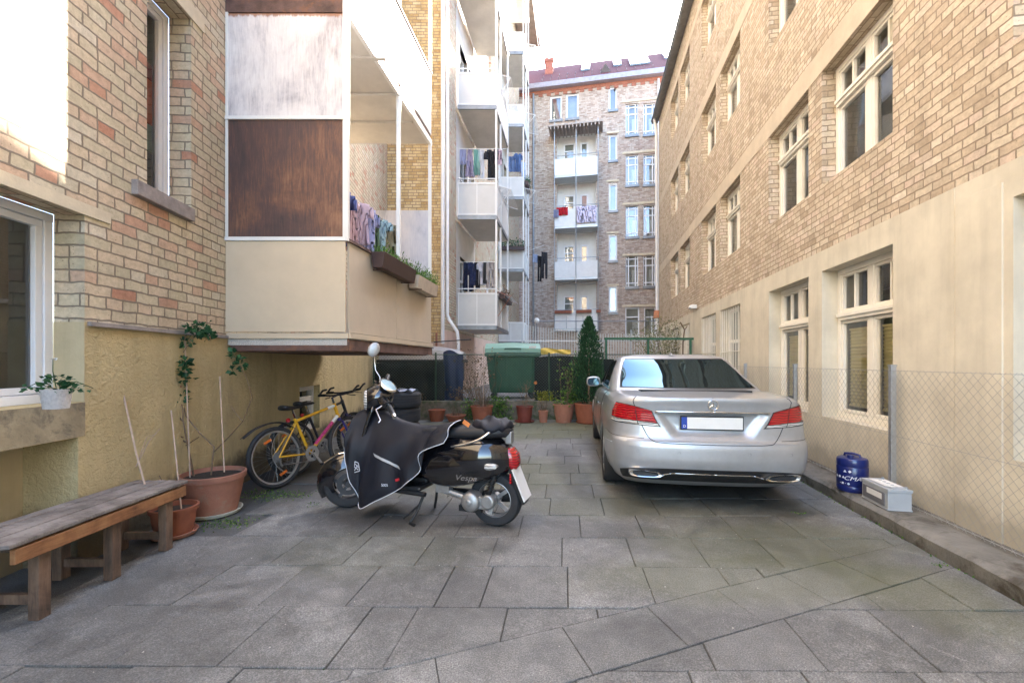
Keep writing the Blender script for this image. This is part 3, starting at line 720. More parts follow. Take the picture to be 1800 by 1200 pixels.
for t_ in (.5,.985):
    pp=Vector(no)+(Vector(fo)-Vector(no))*t_; f=MB(); f.box(pp[0]-.025,pp[0]+.025,pp[1]-.025,pp[1]+.025,2.70,5.12); bp(f,'post',m_white)
f=MB(); f.seg((-1.43,7.50),(-2.45,7.50),1.9,3.97,.02); bp(f,'end_board',m_plyG)
f=MB(); f.seg((-1.43,7.50),(-3.2,7.50),1.70,2.6,.015); bp(f,'end_panel',m_plaster)
f=MB(); f.box(-2.05,-1.97,7.43,7.48,3.42,3.5); f.ball((-2.0,7.44,3.3),.04); bp(f,'door_knob',m_steel,smooth=50)
# upper levels of stack 1
for zb in (5.12,8.62,12.1,15.6):
    s=MB(); s.slab([(-3.06,4.72),(-1.79,4.72),(-1.42,7.52),(-3.25,7.52)],zb,zb+.14); u=part(s,'balcony',m_plaster)
    f=MB(); f.seg((-3.06,4.69),(-1.76,4.69),zb-.02,zb+.17,.05); f.build('edge_beam',m_rust,u,world=True)
    f=MB(); f.seg((-1.77,4.70),(-1.40,7.54),zb-.03,zb+.07,.05); f.build('edge_trim',m_white,u,world=True)
    for a,b_ in (((0,.48)),((.52,.99))):
        p_=Vector(no)+(Vector(fo)-Vector(no))*a; q_=Vector(no)+(Vector(fo)-Vector(no))*b_
        f=MB(); f.seg(p_+Vector((-.02,0)),q_+Vector((-.02,0)),zb+.075,zb+.155,.05); f.build('drip_gap',m_rust,u,world=True)
    f=MB(); f.seg((-1.77,4.72),(-1.40,7.54),zb+.16,zb+1.2,.025); f.build('side_panel',m_panel,u,world=True)
    f=MB(); f.seg((-3.06,4.70),(-1.79,4.70),zb+.18,zb+1.2,.025); f.build('front_panel',m_plyW,u,world=True)
    f=MB(); f.seg((-1.77,4.72),(-1.40,7.54),zb+1.2,zb+1.24,.06); f.build('handrail',m_rust,u,world=True)
    for t_ in (.5,.985):
        pp=Vector(no)+(Vector(fo)-Vector(no))*t_; f=MB(); f.box(pp[0]-.025,pp[0]+.025,pp[1]-.025,pp[1]+.025,zb+1.24,zb+3.5); f.build('post',m_white,u,world=True)
# ceiling battens
f=MB()
for yy in (5.35,6.1,6.8): f.box(-3.1,-1.55+(.0),yy,yy+.05,5.085,5.118)
bp(f,'ceiling_batten',m_plaster)
# stack 2
for lv in range(5):
    zb=2.42+3.49*lv
    balcony((-1.72,13.9),(-.505,13.9),(-.15,16.5),(-1.33,16.5),zb,zb+.10,zb+1.13,(.012,.34,.97),zb+3.49,rail=zb+1.28,edge=m_zinc)
for lv in range(6):
    zb=2.25+3.52*lv
    if zb>21: break
    balcony((-.66,21.3),(.55,21.3),(.90,23.9),(-.27,23.9),zb,zb+.12,zb+1.05,(.012,.5,.97),min(zb+3.52,22.2),mats=(m_panel if lv!=4 else M('pale_blue_panel',(.38,.52,.6),.6),m_panel),edge=m_zinc)

# ================= FAR BUILDING =================
fx=11.0; FB=Fac('apartment_building',(10.15,29.5-.2*(10.15-1.5)),(-1,.2),'brown brick block with red tiled roof and white balconies closing the yard','building')
Lf=(FB.O.x+2.5)/abs(FB.d.x)
fops=[];specs=[]
def addop(x0,x1,y0,y1,style,r=.12):
    xm=(x0+x1)/2; a,b_=sorted((FB.s_px(x0),FB.s_px(x1))); fops.append((a,b_,FB.z(xm,y1),FB.z(xm,y0),r)); specs.append(style)
for i,(a,b_) in enumerate(((182,237),(272,325),(362,416),(450,504))):
    addop(1100,1122,a,b_,'m'); addop(1131,1152,a-1,b_-1,'m')
for (a,b_) in ((540,592),): addop(1099,1124,a,b_,'tt'); addop(1132,1153,a,b_,'tt')
for (a,b_) in ((152,193),(236,282),(322,370),(412,458),(503,549)): addop(1070,1085,a,b_,'one')
addop(967,988,168,211,'one'); addop(995,1017,164,208,'one')
logs=((233,300),(318,392),(406,482),(497,572))
for (a,b_) in logs: addop(979,1048,a,b_,'log',.5)
# hidden return of the same front behind the right-hand building
wall_part('wall',m_brickF,FB.e,0,Lf,0,19.35,fops,.12)
pw={}
for op,st in zip(fops,specs):
    if st=='log': continue
    key=(st,round(op[1]-op[0],1),round(op[3]-op[2],1))
    rm=m_dark
    if key in pw: dup(pw[key],FB.e,(op[0],-op[4],op[2]))
    else: pw[key]=cell_window(FB.e,(op[0],-op[4],op[2]),op[1]-op[0],op[3]-op[2],st,m_wframe,room=m_room,depth=.4,blind=(m_curt,.08,(op[1]-op[0])*.5,.1,(op[3]-op[2])*.55,'c') if st in('tt','m') else None)
# lintels and sills
lt=MB()
for (xa,xb,y) in ((1094,1155,176),(1094,1155,267),(1094,1155,357),(1094,1155,447),(1094,1156,537)):
    a,b_=sorted((FB.s_px(xa),FB.s_px(xb))); z=FB.z(1125,y); lt=MB(); lt.box(a,b_,-.02,.05,z-.07,z+.07); lt.build('lintel',m_lint,FB.e)
for y in (148,233,318,409,501):
    a,b_=sorted((FB.s_px(1066),FB.s_px(1088))); z=FB.z(1077,y); lt=MB(); lt.box(a,b_,-.02,.05,z-.06,z+.06); lt.build('lintel',m_lint,FB.e)
sb=MB()
for op,st in zip(fops,specs):
    if st in('m','one'): sb=MB(); sb.box(op[0]-.05,op[1]+.05,-.1,.10,op[2]-.16,op[2]-.001); sb.build('window_sill',m_zinc,FB.e)
wg=MB(); wg.slab([(10.17,27.6),(22,25.4),(23,31),(10.9,32)],0,17.3); wg.build('sun_blocker',m_brickF,FB.e,world=True)  # unseen block added to stop low sun while higher rays pass
# cornice and roof
cz=19.35
m_dent=m_redbrk
cn=MB(); cn.box(0,Lf+.05,-.1,.06,cz-.02,cz+.18)
for i in range(int(Lf/.55)): cn.box(i*.55,i*.55+.28,-.05,.045,cz-.2,cz-.021)
cn.build('brick_cornice',m_dent,FB.e)
cn=MB(); cn.box(0,Lf+.35,-.1,.45,cz+.181,cz+.5); cn.build('gutter',M('grey_gutter',(.34,.32,.36),.5,.3),FB.e)
rf=MB(); z1=cz+.46; z2=z1+3.9
rf.add([(0,.42,z1),(Lf+.3,.42,z1),(Lf+.3,-9,z1),(0,-9,z1),(0,-4,z2),(Lf-1.4,-4,z2)],[(0,1,5,4),(1,2,5),(2,3,4,5),(3,0,4),(0,3,2,1)])
rp=rf.build('roof',m_roofR,FB.e)
gb=MB(); gb.quad((0,-9,0),(0,0,0),(0,0,cz),(0,-9,cz),[(0,0),(9,0),(9,cz),(0,cz)]); gb.quad((Lf,0,0),(Lf,-9,0),(Lf,-9,cz),(Lf,0,cz),[(0,0),(9,0),(9,cz),(0,cz)]); gb.build('gable_wall',m_brickF,FB.e)
sl_n=Vector((0,z2-z1,4.42)).normalized()
def roofpt(s,t,h=0): return Vector((s,.42-4.42*t,z1+(z2-z1)*t))+sl_n*h
m_sky=M('skylight_glass',(.25,.36,.46),.08,0,.05,3,10,0,spec=1)
for (xa,xb,t0,t1) in ((1022,1037,.42,.80),(1078,1092,.45,.85),(1106,1140,.35,.80),(1168,1182,.5,.9)):
    a,b_=sorted((FB.s_px(xa,-2),FB.s_px(xb,-2))); q=MB()
    c8=[roofpt(a,t0,.02),roofpt(b_,t0,.02),roofpt(b_,t1,.02),roofpt(a,t1,.02)]; c9=[p+sl_n*.10 for p in c8]
    q.add(c8+c9,[(4,5,6,7),(0,1,5,4),(1,2,6,5),(2,3,7,6),(3,0,4,7)]); q.build('skylight',m_sky,rp)
ch=MB(); s_=FB.s_px(965,-2); ch.box(s_-.27,s_+.27,-2.55,-1.95,z1+1.0,z1+3.0); ch.box(s_-.33,s_+.33,-2.6,-1.9,z1+3.0,z1+3.2)
for dx in (-.18,.18): ch.lathe([(.1,z1+3.2),(.09,z1+3.45)],10,(s_+dx,-2.25,0))
ch.build('chimney',m_redbrk,rp)
cw=MB(); s_=FB.s_px(1064,-1); 
cw.add([roofpt(s_-.35,.18),roofpt(s_+.35,.18),roofpt(s_,.62),roofpt(s_,.18,.5)],[(0,1,3),(1,2,3),(2,0,3)]); cw.build('roof_vent',m_zinc,rp)
for i in range(14):
    for t_ in (.12,.3): q=roofpt(Lf-4.6-i*.55,t_,.0); sn=MB(); sn.bar(q,q+sl_n*.12,.03,.1); sn.build('snow_guard',m_zinc,rp)
dp=MB(); s_=FB.s_px(938); dp.tube([(s_,.12,cz),(s_,.12,.4)],.07,8); dp.build('downpipe',m_zinc,FB.e)
dp=MB(); s_=FB.s_px(1157); dp.tube([(s_,.12,cz),(s_,.12,.4)],.06,8); dp.build('downpipe',m_wpipe,FB.e)
# balconies of the far building
for i,((a,b_),(pt,pb)) in enumerate(zip(logs,((278,306),(367,396),(459,487),(550,577)))):
    s_b,s_a=FB.s_px(974,.9),FB.s_px(1052,.9); zt=FB.z(1012,pt,.95); zb=FB.z(1012,pb,.95)
    s=MB(); s.box(s_a,s_b,-.02,1.0,zb-.16,zb); bo=s.build('balcony',m_steel,FB.e)
    s=MB(); s.box(s_a,s_b,.95,1.0,zb,zt); s.box(s_a,s_a+.04,0,.95,zb,zt); s.box(s_b-.04,s_b,0,.95,zb,zt); s.build('parapet',m_white,bo)
    s=MB(); s.tube([(s_a,.97,zt+.22),(s_b,.97,zt+.22)],.025,6); s.tube([(s_a,0,zt+.22),(s_a,.97,zt+.22)],.025,6); s.build('handrail',m_steel,bo)
    for t_ in (.0,.5,1.0):
        s=MB(); x=s_a+.03+(s_b-s_a-.06)*t_; s.tube([(x,1.02,zb-.1),(x,1.02,zb+3.4)],.03,6); s.build('post',m_steel,bo)
    op=fops[[j for j,x_ in enumerate(specs) if x_=='log'][i]]
    s=MB(); s.quad((op[0],-.5,op[2]),(op[1],-.5,op[2]),(op[1],-.5,op[3]),(op[0],-.5,op[3])); s.box(op[0],op[0]+.02,-.5,.01,op[2],op[3]); s.box(op[1]-.02,op[1],-.5,.01,op[2],op[3]); s.box(op[0],op[1],-.5,.01,op[3]-.02,op[3]); s.build('recess_plaster',m_white,bo)
    for (xa,xb) in ((991,1010),(1020,1034)):
        p0,p1=sorted((FB.s_px(xa,-.45),FB.s_px(xb,-.45))); zz0=op[2]+.4; zz1=op[3]-.5
        if i: p=dup(win_proto[(xa)],bo,(p0,-.40,zz0))
        else:
            win_proto=globals().get('win_proto',{}); win_proto[xa]=cell_window(bo,(p0,-.40,zz0),p1-p0,zz1-zz0,'tt' if xa==991 else 'one',m_wframe,room=m_room,depth=.095)
s=MB(); s_b,s_a=FB.s_px(970,.9),FB.s_px(1054,.9); z=FB.z(1012,225,.9)
s.box(s_a-.2,s_b+.2,-.1,1.3,z+.05,z+.12)
for i in range(14): x=s_a+(s_b-s_a)*i/13; s.box(x,x+.06,0,1.28,z-.12,z+.05)
s.build('balcony_canopy',M('canopy_boards',(.38,.33,.30),.8),FB.e)
fb_=MB(); 
for (xa,xb) in ((975,1005),(1013,1040),(1048,1056)):
    p0,p1=sorted((FB.s_px(xa,1.1),FB.s_px(xb,1.1))); z=FB.z(1012,549,1.05); fb_.box(p0,p1,1.03,1.25,z-.05,z+.13)
fb_.build('flower_box',m_term,FB.e,bevel=.01)
# ================= YARD OBJECTS =================
# chain link fence on the kerb
m_wire=M('galvanised_wire',(.34,.34,.33),.5,.5,.1,20,60,0)
fdir=Vector((.175,1,0)).normalized(); fang=math.atan2(fdir.y,fdir.x)
fe=emp('chain_link_fence',(2.74-.35,-2,.12),fang,'chain link wire fence on grey posts standing on the kerb before the beige wall','fence')
Lfn=12.6; hf=1.17
mb=MB(); pit=.075; n=int(Lfn/pit)
def thin(mb,p,q,r): mb.tube([p,q],r,3)
for i in range(-int(hf/pit*1.0)-1,n+1):
    for sgn in (1,-1):
        a=i*pit; x0=a if sgn>0 else a+hf; # 45 degree wires
        p=[x0,0.0]; q=[x0+sgn*hf,hf]
        (xa,za),(xb,zb)=(p,q)
        if sgn<0: (xa,za),(xb,zb)=((a+hf),0),((a),hf)
        # clip to 0..Lfn
        def cl_(xa,za,xb,zb):
            if xa>xb: xa,za,xb,zb=xb,zb,xa,za
            if xb<=0 or xa>=Lfn: return None
            if xa<0: za+=(zb-za)*(0-xa)/(xb-xa); xa=0
            if xb>Lfn: zb=za+(zb-za)*(Lfn-xa)/(xb-xa); xb=Lfn
            return xa,za,xb,zb
        c=cl_(xa,za,xb,zb)
        if c: thin(mb,(c[0],.002*sgn,c[1]+.02),(c[2],.002*sgn,c[3]+.02),.0013)
for z in (.04,.6,1.18): mb.tube([(0,.006,z),(Lfn,.006,z)],.0018,4)
mb.build('wire_mesh',m_wire,fe)
for Y in (-1.8,0.15,2.1,4.0,5.88,7.75,9.6):
    s=(Y+2)*1.0152; pb=MB(); pb.box(s-.022,s+.022,-.05,-.008,-.03,1.22); pb.box(s-.026,s+.026,-.054,-.004,1.22,1.235); pb.build('post',m_steel,fe,bevel=.003)
# bench
be=emp('bench',(-2.685,2.765,0),0,'low wooden bench with grey weathered slats and orange front rail under the left wall','bench')
mb=MB()
for i in range(5):
    x=-.205+i*.083
    s=MB(); z=.452+random.uniform(-.002,.002)
    s.add([(x,-.62+.0,z),(x+.072,-.60,z),(x+.072,.60,z),(x,.61,z),(x,-.62,z+.022),(x+.072,-.60,z+.022),(x+.072,.60,z+.022),(x,.61,z+.022)],[(0,3,2,1),(4,5,6,7),(0,1,5,4),(1,2,6,5),(2,3,7,6),(3,0,4,7)])
    s.build('seat_slat',m_woodG,be,bevel=.004)
s=MB(); s.box(.165,.195,-.57,.585,.362,.438); s.build('front_rail',m_woodO,be,bevel=.004)
s=MB(); s.box(-.20,-.165,-.57,.585,.36,.45); s.build('back_rail',m_woodL,be,bevel=.004)
for y in (-.40,.03,.46):
    for x in (.165,-.16):
        s=MB(); s.box(x-.06,x-.001,y-.033,y+.033,-.0,.44); s.build('leg',m_woodL,be,bevel=.005)
    s=MB(); s.box(-.16,.094,y-.02,y+.02,.36,.449); s.build('cross_beam',m_woodL,be)
    s=MB(); s.box(-.16,.094,y-.015,y+.015,.08,.13); s.build('stretcher',m_woodL,be)
# pots
def pot_prof(r0,r1,h,lip=.02,lh=.035,t=.012):
    return [(0,.0),(r0,.0),(r0+(r1-r0)*.5,h*.5),(r1-lip*.6,h-lh),(r1,h-lh),(r1+.004,h-.004),(r1-.003,h),(r1-t,h),(r1-t-.004,h-.03),(r1-t-.01,h-.05),(0,h-.05)]
def pot(e,r0,r1,h,mat=m_term,saucer=None,soil=True,n=28,**k):
    s=MB(); s.lathe(pot_prof(r0,r1,h,**k)[:-1],n); s.build('pot',mat,e,smooth=35)
    if soil:
        s=MB(); m=10
        pts=[(0,0,h-.028)]+[((r1-.018)*math.cos(2*PI*i/n),(r1-.018)*math.sin(2*PI*i/n),h-.04) for i in range(n)]
        s.add(pts,[(0,i+1,(i+1)%n+1) for i in range(n)]); s.build('soil',m_soil,e)
    if saucer:
        r,c=saucer; s=MB(); s.lathe([(0,.004),(r-.02,.004),(r,.035),(r-.007,.037),(r-.03,.012),(0,.012)],n); s.build('saucer',c,e,smooth=35)
def stem(mb,pts,r0,r1,n=6):
    m=len(pts); mb.tube(pts,[r0+(r1-r0)*i/(m-1) for i in range(m)],n)
def cluster(mb,c,r,n,size,dirv=None):
    for _ in range(n):
        d=Vector((random.gauss(0,1),random.gauss(0,1),random.gauss(0,.7)))*r*.6
        dd=d.normalized()+Vector((0,0,random.uniform(-.3,.3)))
        mb.leaf(Vector(c)+d*.6,size*random.uniform(.6,1.2),dd,.8)
m_saucer=M('pale_plastic',(.5,.5,.42),.5,0,.1)
# big pot with rose
bx=(-2.74,4.02,0)
e=emp('potted_rose',bx,0,'large pale terracotta pot with a tall bare-stemmed rose and canes against the ochre wall','potted plant')
pot(e,.185,.262,.37,m_term2,(.235,m_saucer),lip=.028,lh=.05)
def L_(o,px,py,Y): return P(px,py,Y)-Vector(o)
def crop2(x,y): return x/2.143,540+y/2.143
def cp(o,x,y,Y): px,py=crop2(x,y); return L_(o,px,py,Y)
s=MB()
for path,r0,r1 in (([(730,635),(715,560),(705,510),(690,430),(688,380),(670,330)],.009,.004),([(705,510),(650,480),(605,415),(590,350),(608,280)],.008,.004),
   ([(690,430),(650,385),(630,340),(640,250),(655,180)],.007,.003),([(795,630),(806,525),(750,470),(700,410),(685,330)],.008,.004),([(700,520),(750,488)],.005,.003),
   ([(806,545),(860,490),(915,430),(950,340),(930,270),(905,220)],.005,.0025),([(915,430),(890,400),(868,368)],.003,.002),([(690,170),(720,125),(750,95)],.004,.002),([(690,490),(640,470)],.005,.003),
   ([(608,280),(560,230),(520,150),(510,95)],.004,.002)):
    stem(s,[cp(bx,x,y,4.0+.03*math.sin(i*2+x)) for i,(x,y) in enumerate(path)],r0,r1)
s.build('stem',m_bark,e,smooth=60)
for (a,b_,nm) in (((716,640),(690,-60),'cane'),((845,620),(828,260),'cane')):
    s=MB(); s.tube([cp(bx,*a,3.96),cp(bx,*b_,4.06)],.006,6); s.build('cane',m_cane,e)
s=MB()
for (x,y,n_,r) in ((515,85,12,.055),(520,140,9,.045),(560,190,16,.06),(545,215,10,.05),(590,225,8,.04),(655,170,14,.06),(665,205,16,.06),(650,240,10,.05),(700,205,10,.04),(680,270,14,.055),(615,255,5,.03),(755,80,18,.065),(780,105,8,.04),(680,345,10,.04),(725,75,7,.04),(885,180,9,.05),(905,215,9,.05),(880,238,4,.03),(610,150,8,.04),(680,310,4,.02),(700,130,10,.05),(735,100,12,.05),(545,160,12,.05),(625,300,5,.03),(660,430,3,.02),(690,235,12,.05),(585,260,8,.04)):
    cluster(s,cp(bx,x,y,4.0),r*1.25,int(n_*2.4),.055)
s.build('leaves',m_leafD,e)
s=MB(); s.ball(cp(bx,650,120,4.0),(.022,.022,.02),8,5); s.ball(cp(bx,680,298,3.98),.009,6,4); s.build('rose_hip',M('faded_rose',(.4,.08,.05),.6),e,smooth=60)
bx=(-2.70,3.50,0)
e=emp('potted_plant',bx,0,'small terracotta pot with a single cane behind the end leg of the bench','potted plant')
pot(e,.12,.165,.235,m_term,(.165,m_term2))
s=MB(); s.tube([cp(bx,686,790,3.5),cp(bx,645,388,3.75)],.006,6); s.build('cane',m_cane,e)
s=MB(); stem(s,[Vector((-.03,.02,.2)),Vector((-.10,.05,.34)),Vector((-.19,.09,.45))],.006,.004); s.build('stem',m_bark,e)
ck=MB(); ck.tube([P(204,652,3.36)+Vector((0,.02,0)),P(238,790,3.3),P(262,880,3.25)],[.007,.007,.007],6)
stem(ck,[P(239,820,3.3),P(262,775,3.33),P(281,753,3.4)],.004,.002,5); stem(ck,[P(239,820,3.3),P(258,768,3.33),P(275,762,3.36)],.003,.002,5)
o=ck.build('dry_cane',m_cane); tag(o,'bare cane leaning on the ochre wall behind the bench','cane')
# ledge plant
bx=Vector((-2.705,2.60,1.104))
e=emp('ledge_plant',bx,0,'small leafy plant in a white woven pot on the ledge under the left window','potted plant')
s=MB(); s.lathe([(0,0),(.058,0),(.066,.06),(.07,.115),(.064,.115),(.058,.09),(0,.09)],20); s.build('pot',M('woven_white_pot',(.5,.48,.47),.8,0,.15,60,120,.8),e,smooth=35)
s=MB()
for i in range(110):
    a=random.uniform(0,2*PI); rr=random.uniform(.02,.11); z=.11+random.uniform(0,.1)-rr*.3
    s.leaf((rr*math.cos(a)*.7,rr*math.sin(a)*.5,z),random.uniform(.022,.042),(math.cos(a),math.sin(a)*.7,random.uniform(-.2,.7)),.7)
for sx in (1,-1):
    for i in range(9): s.leaf((sx*(.09+.012*i),random.uniform(-.03,.03),.13+.015*math.sin(i*2)-i*.002),.036,(sx,random.uniform(-1,1),random.uniform(-.6,.6)),.6)
s.build('leaves',m_leafD,e)
s=MB(); stem(s,[(0,0,.12),(-.01,-.01,.22),(-.02,0,.29)],.003,.002)
stem(s,[(.02,0,.12),(.12,0,.16),(.2,.02,.12)],.003,.002); stem(s,[(-.02,0,.12),(-.12,0,.15),(-.2,.02,.12)],.003,.002); s.build('stem',m_leafG,e)
s=MB(); 
for i in range(7): s.leaf((-.02,0,.29),.022,(math.cos(i*.9),math.sin(i*.9),.4),.9)
s.build('flower',m_white,e)

# tyres
for i in range(4):
    t=emp('spare_tyre',(-1.74+.012*math.sin(i*5),6.72+.01*math.cos(i*3),i*.232),i*.7,'black car tyre, %s of the stack of four beside the bicycles'%['lowest','second from the bottom','second from the top','topmost'][i],'tyre','car tyres stacked in a pile')
    s=MB(); prof=[(.20,.02),(.235,.004),(.30,.0),(.325,.02),(.333,.05),(.334,.17),(.325,.205),(.30,.226),(.235,.224),(.20,.205),(.205,.1),(.20,.02)]
    s.lathe(prof,48)
    s.build('tyre',M('tyre_rubber',(.022,.022,.024),.75,0,.2,10,60,.3) if i==0 else bpy.data.materials['tyre_rubber'],t,smooth=35)
    s=MB()
    for k_ in range(4): z=.05+k_*.04; s.lathe([(.331,z-.004),(.337,z-.001),(.337,z+.024),(.331,z+.028)],60)
    s.build('tread',bpy.data.materials['tyre_rubber'],t)
    if i==3:
        s=MB(); s.lathe([(.19,.02),(.2,.1),(.205,.19),(.19,.2),(.13,.16),(.05,.15),(0,.15)],30); s.build('rim',m_zinc,t,smooth=35)
bg_=MB(); random.seed(3)
nn=14
vs=[];fs=[]
for i in range(nn):
    for j in range(nn):
        x=(i/(nn-1)-.5)*.5; y=(j/(nn-1)-.5)*.36
        vs.append((x+random.uniform(-.012,.012),y+random.uniform(-.012,.012),.012+.02*random.random()+.012*math.sin(i*1.3+j)))
for i in range(nn-1):
    for j in range(nn-1): fs.append((i*nn+j,(i+1)*nn+j,(i+1)*nn+j+1,i*nn+j+1))
bg_.add(vs,fs); o=bg_.build('plastic_bag',M('white_film',(.6,.62,.72),.25,0,.1,10,30,.3),loc=(-1.72,6.66,.932),smooth=70); tag(o,'crumpled white plastic bag lying on the top tyre','bag')

# canister
m_navy=M('navy_plastic',(.008,.016,.11),.3,0,.15,8,60,.05,coat=.3)
e=emp('oil_canister',(3.34,4.30,.124),R(-65),'dark blue round plastic canister with white print standing on the kerb','canister')
s=MB(); s.lathe([(0,0),(.118,0),(.126,.012),(.128,.05),(.124,.058),(.128,.066),(.128,.235),(.124,.243),(.128,.252),(.127,.30),(.12,.318),(.09,.33),(.0,.33)],40); s.build('body',m_navy,e,smooth=35)
s=MB(); s.tube([(-.07,0,.325),(-.065,0,.352),(0,0,.362),(.065,0,.352),(.07,0,.325)],.012,8); s.build('handle',m_navy,e,smooth=50)
s=MB(); s.lathe([(0,.0),(.028,.0),(.028,.03),(.0,.03)],16,(.02,-.07,.325)); s.build('cap',m_navy,e,smooth=40)
def text(txt,size,name,mat,parent,T,bend=None,sx=1,shear=0):
    c=bpy.data.curves.new('t','FONT'); c.body=txt; c.size=size; c.extrude=.0006; c.align_x='CENTER'; c.align_y='CENTER'; c.shear=shear
    to=bpy.data.objects.new('t',c); me=bpy.data.meshes.new_from_object(to); bpy.data.objects.remove(to)
    me.name=name
    for v in me.vertices:
        p=Vector((v.co.x*sx,v.co.y,v.co.z))
        if bend:   # wrap round a cylinder of radius bend about z
            a=p.x/bend; p=Vector((math.sin(a)*(bend+p.z),-math.cos(a)*(bend+p.z),p.y))
        v.co=(T@p) if T is not None else p
    o=bpy.data.objects.new(name,me); col.objects.link(o); o.parent=parent; me.materials.clear(); me.materials.append(mat); return o
m_print=M('white_print',(.62,.64,.7),.5,0,.1)
a0=-.45
text('CMA',.055,'lettering',m_print,e,Rz(R(28))@Tl(0,0,.135),bend=.1285,sx=1.2,shear=.3)
text('\u25C6 \u25CF \u25B2',.03,'print_mark',m_print,e,Rz(R(-22))@Tl(0,0,.14),bend=.1285)
text('\u25B2 \u25C6',.03,'print_mark',m_print,e,Rz(R(10))@Tl(0,0,.20),bend=.1285)
text('\u2022 \u25A0 \u2022 \u25C6',.026,'print_mark',m_print,e,Rz(R(0))@Tl(0,0,.082),bend=.1285)
# battery
e=emp('car_battery',(3.305,3.87,.124),fang-R(90)+R(-2),'light grey car battery with a white label on the kerb next to the blue canister','battery')
m_bat=M('grey_plastic',(.36,.38,.40),.5,0,.06,10,80,.08)
s=MB(); s.box(-.09,.085,-.19,.19,0,.155); s.box(-.095,.09,-.195,.195,.0,.015); s.build('case',m_bat,e,bevel=.005)
s=MB(); s.box(-.095,.09,-.197,.197,.156,.182); s.box(-.05,.05,-.17,.17,.182,.19); 
for i in range(6): s.lathe([(0,0),(.014,0),(.014,.006),(0,.006)],12,(0,-.14+i*.056,.19))
s.build('lid',m_bat,e,bevel=.004)
s=MB(); s.lathe([(0,0),(.012,0),(.011,.018),(0,.018)],12,(.06,-.16,.182)); s.lathe([(0,0),(.012,0),(.011,.018),(0,.018)],12,(.06,.16,.182)); s.build('terminal',m_steel,e,smooth=40)
s=MB(); s.box(-.0985,-.091,-.15,.16,.03,.135); s.build('side_label',M('dark_label',(.13,.13,.14),.5),e)
s=MB(); s.box(-.0997,-.0986,-.12,.1,.075,.125); s.build('white_label',m_white,e)
s=MB(); s.box(-.07,.06,-.12,.12,.1902,.1915); s.build('top_label',m_white,e)

# green waste container
m_bin=M('green_plastic',(.025,.085,.05),.5,0,.15,3,50,.08,dirt=(3,(.06,.11,.08),.6)); m_lid=M('pale_green_lid',(.16,.30,.23),.45,0,.15,3,50,.08)
e=emp('waste_container',(.02,11.75,.42),0,'large green wheeled waste container with pale green lid behind the fence','container')
s=MB()
rg=[]
for (hw,hd,z) in ((.56,.38,.16),(.60,.42,.3),(.68,.52,1.12),(.70,.54,1.16),(.70,.54,1.2)): rg.append([(-hw,-hd,z),(hw,-hd,z),(hw,hd,z),(-hw,hd,z)])
s.loft(rg,caps=True); s.build('body',m_bin,e,bevel=.03)
s=MB()
for z in (1.10,): s.box(-.72,.72,-.57,-.54,z,z+.09)
for x in (-.5,-.17,.17,.5): s.add([(x-.02,-.43,.3),(x+.02,-.43,.3),(x+.02,-.545,1.1),(x-.02,-.545,1.1),(x-.02,-.38,.3),(x+.02,-.38,.3),(x+.02,-.5,1.1),(x-.02,-.5,1.1)],[(0,1,2,3),(0,3,7,4),(1,5,6,2)])
s.build('rim_ribs',m_bin,e,bevel=.006)
s=MB(); rg=[]
for i in range(9):
    t=i/8; y=-.58+1.14*t; z=1.21+.24*math.sin(PI*min(1,.12+t*.8)); rg.append([(-.71,y,z),(0,y,z+.03),(.71,y,z)])
s.loft(rg,closed=False); s.add([(r[0][0],r[0][1],r[0][2]) for r in rg]+[(-.71,.56,1.2),(-.71,-.58,1.2)],[tuple(range(11))]); s.add([(r[2][0],r[2][1],r[2][2]) for r in rg]+[(.71,.56,1.2),(.71,-.58,1.2)],[tuple(range(11))])
s.add([(-.71,-.58,1.2),(.71,-.58,1.2),(.71,-.58,rg[0][0][2]),(0,-.58,rg[0][1][2]),(-.71,-.58,rg[0][0][2])],[(0,1,2,3,4)])
s.build('lid',m_lid,e,smooth=30)
s=MB(); s.tube([(-.2,-.58,1.28),(-.2,-.63,1.3),(.2,-.63,1.3),(.2,-.58,1.28)],.014,8); s.build('handle',m_bin,e)
for x in (-.5,.5):
    for y in (-.34,.34): s=MB(); s.lathe([(0,-.02),(.08,-.02),(.08,.02),(0,.02)],18,(x,y,.08),axis='y'); s.build('wheel',m_black,e,smooth=40)
text('/////',.09,'warning_stripes',M('red_reflector',(.5,.03,.02),.4),e,Tl(.5,-.586,1.33)@Matrix.Rotation(R(90),4,'X'),sx=1.4)
# yellow tarp
s=MB(); rg=[]
for i in range(15):
    t=i/14; x=.72+.78*t; hh=.11+.02*math.sin(t*9)-(.05*t); zc=1.63+.02*math.sin(t*5)+.03*t
    rg.append([(x,11.2+.03*math.sin(t*12+k_),zc+hh*(k_/5-.5)*2*.75) for k_ in range(6)])
s.loft(rg,closed=False); o=s.build('yellow_tarpaulin',M('yellow_cloth',(.62,.44,.09),.7,0,.25,9,30,.3),smooth=60); tag(o,'crumpled yellow tarpaulin hanging over the fence beside the green container','tarpaulin')
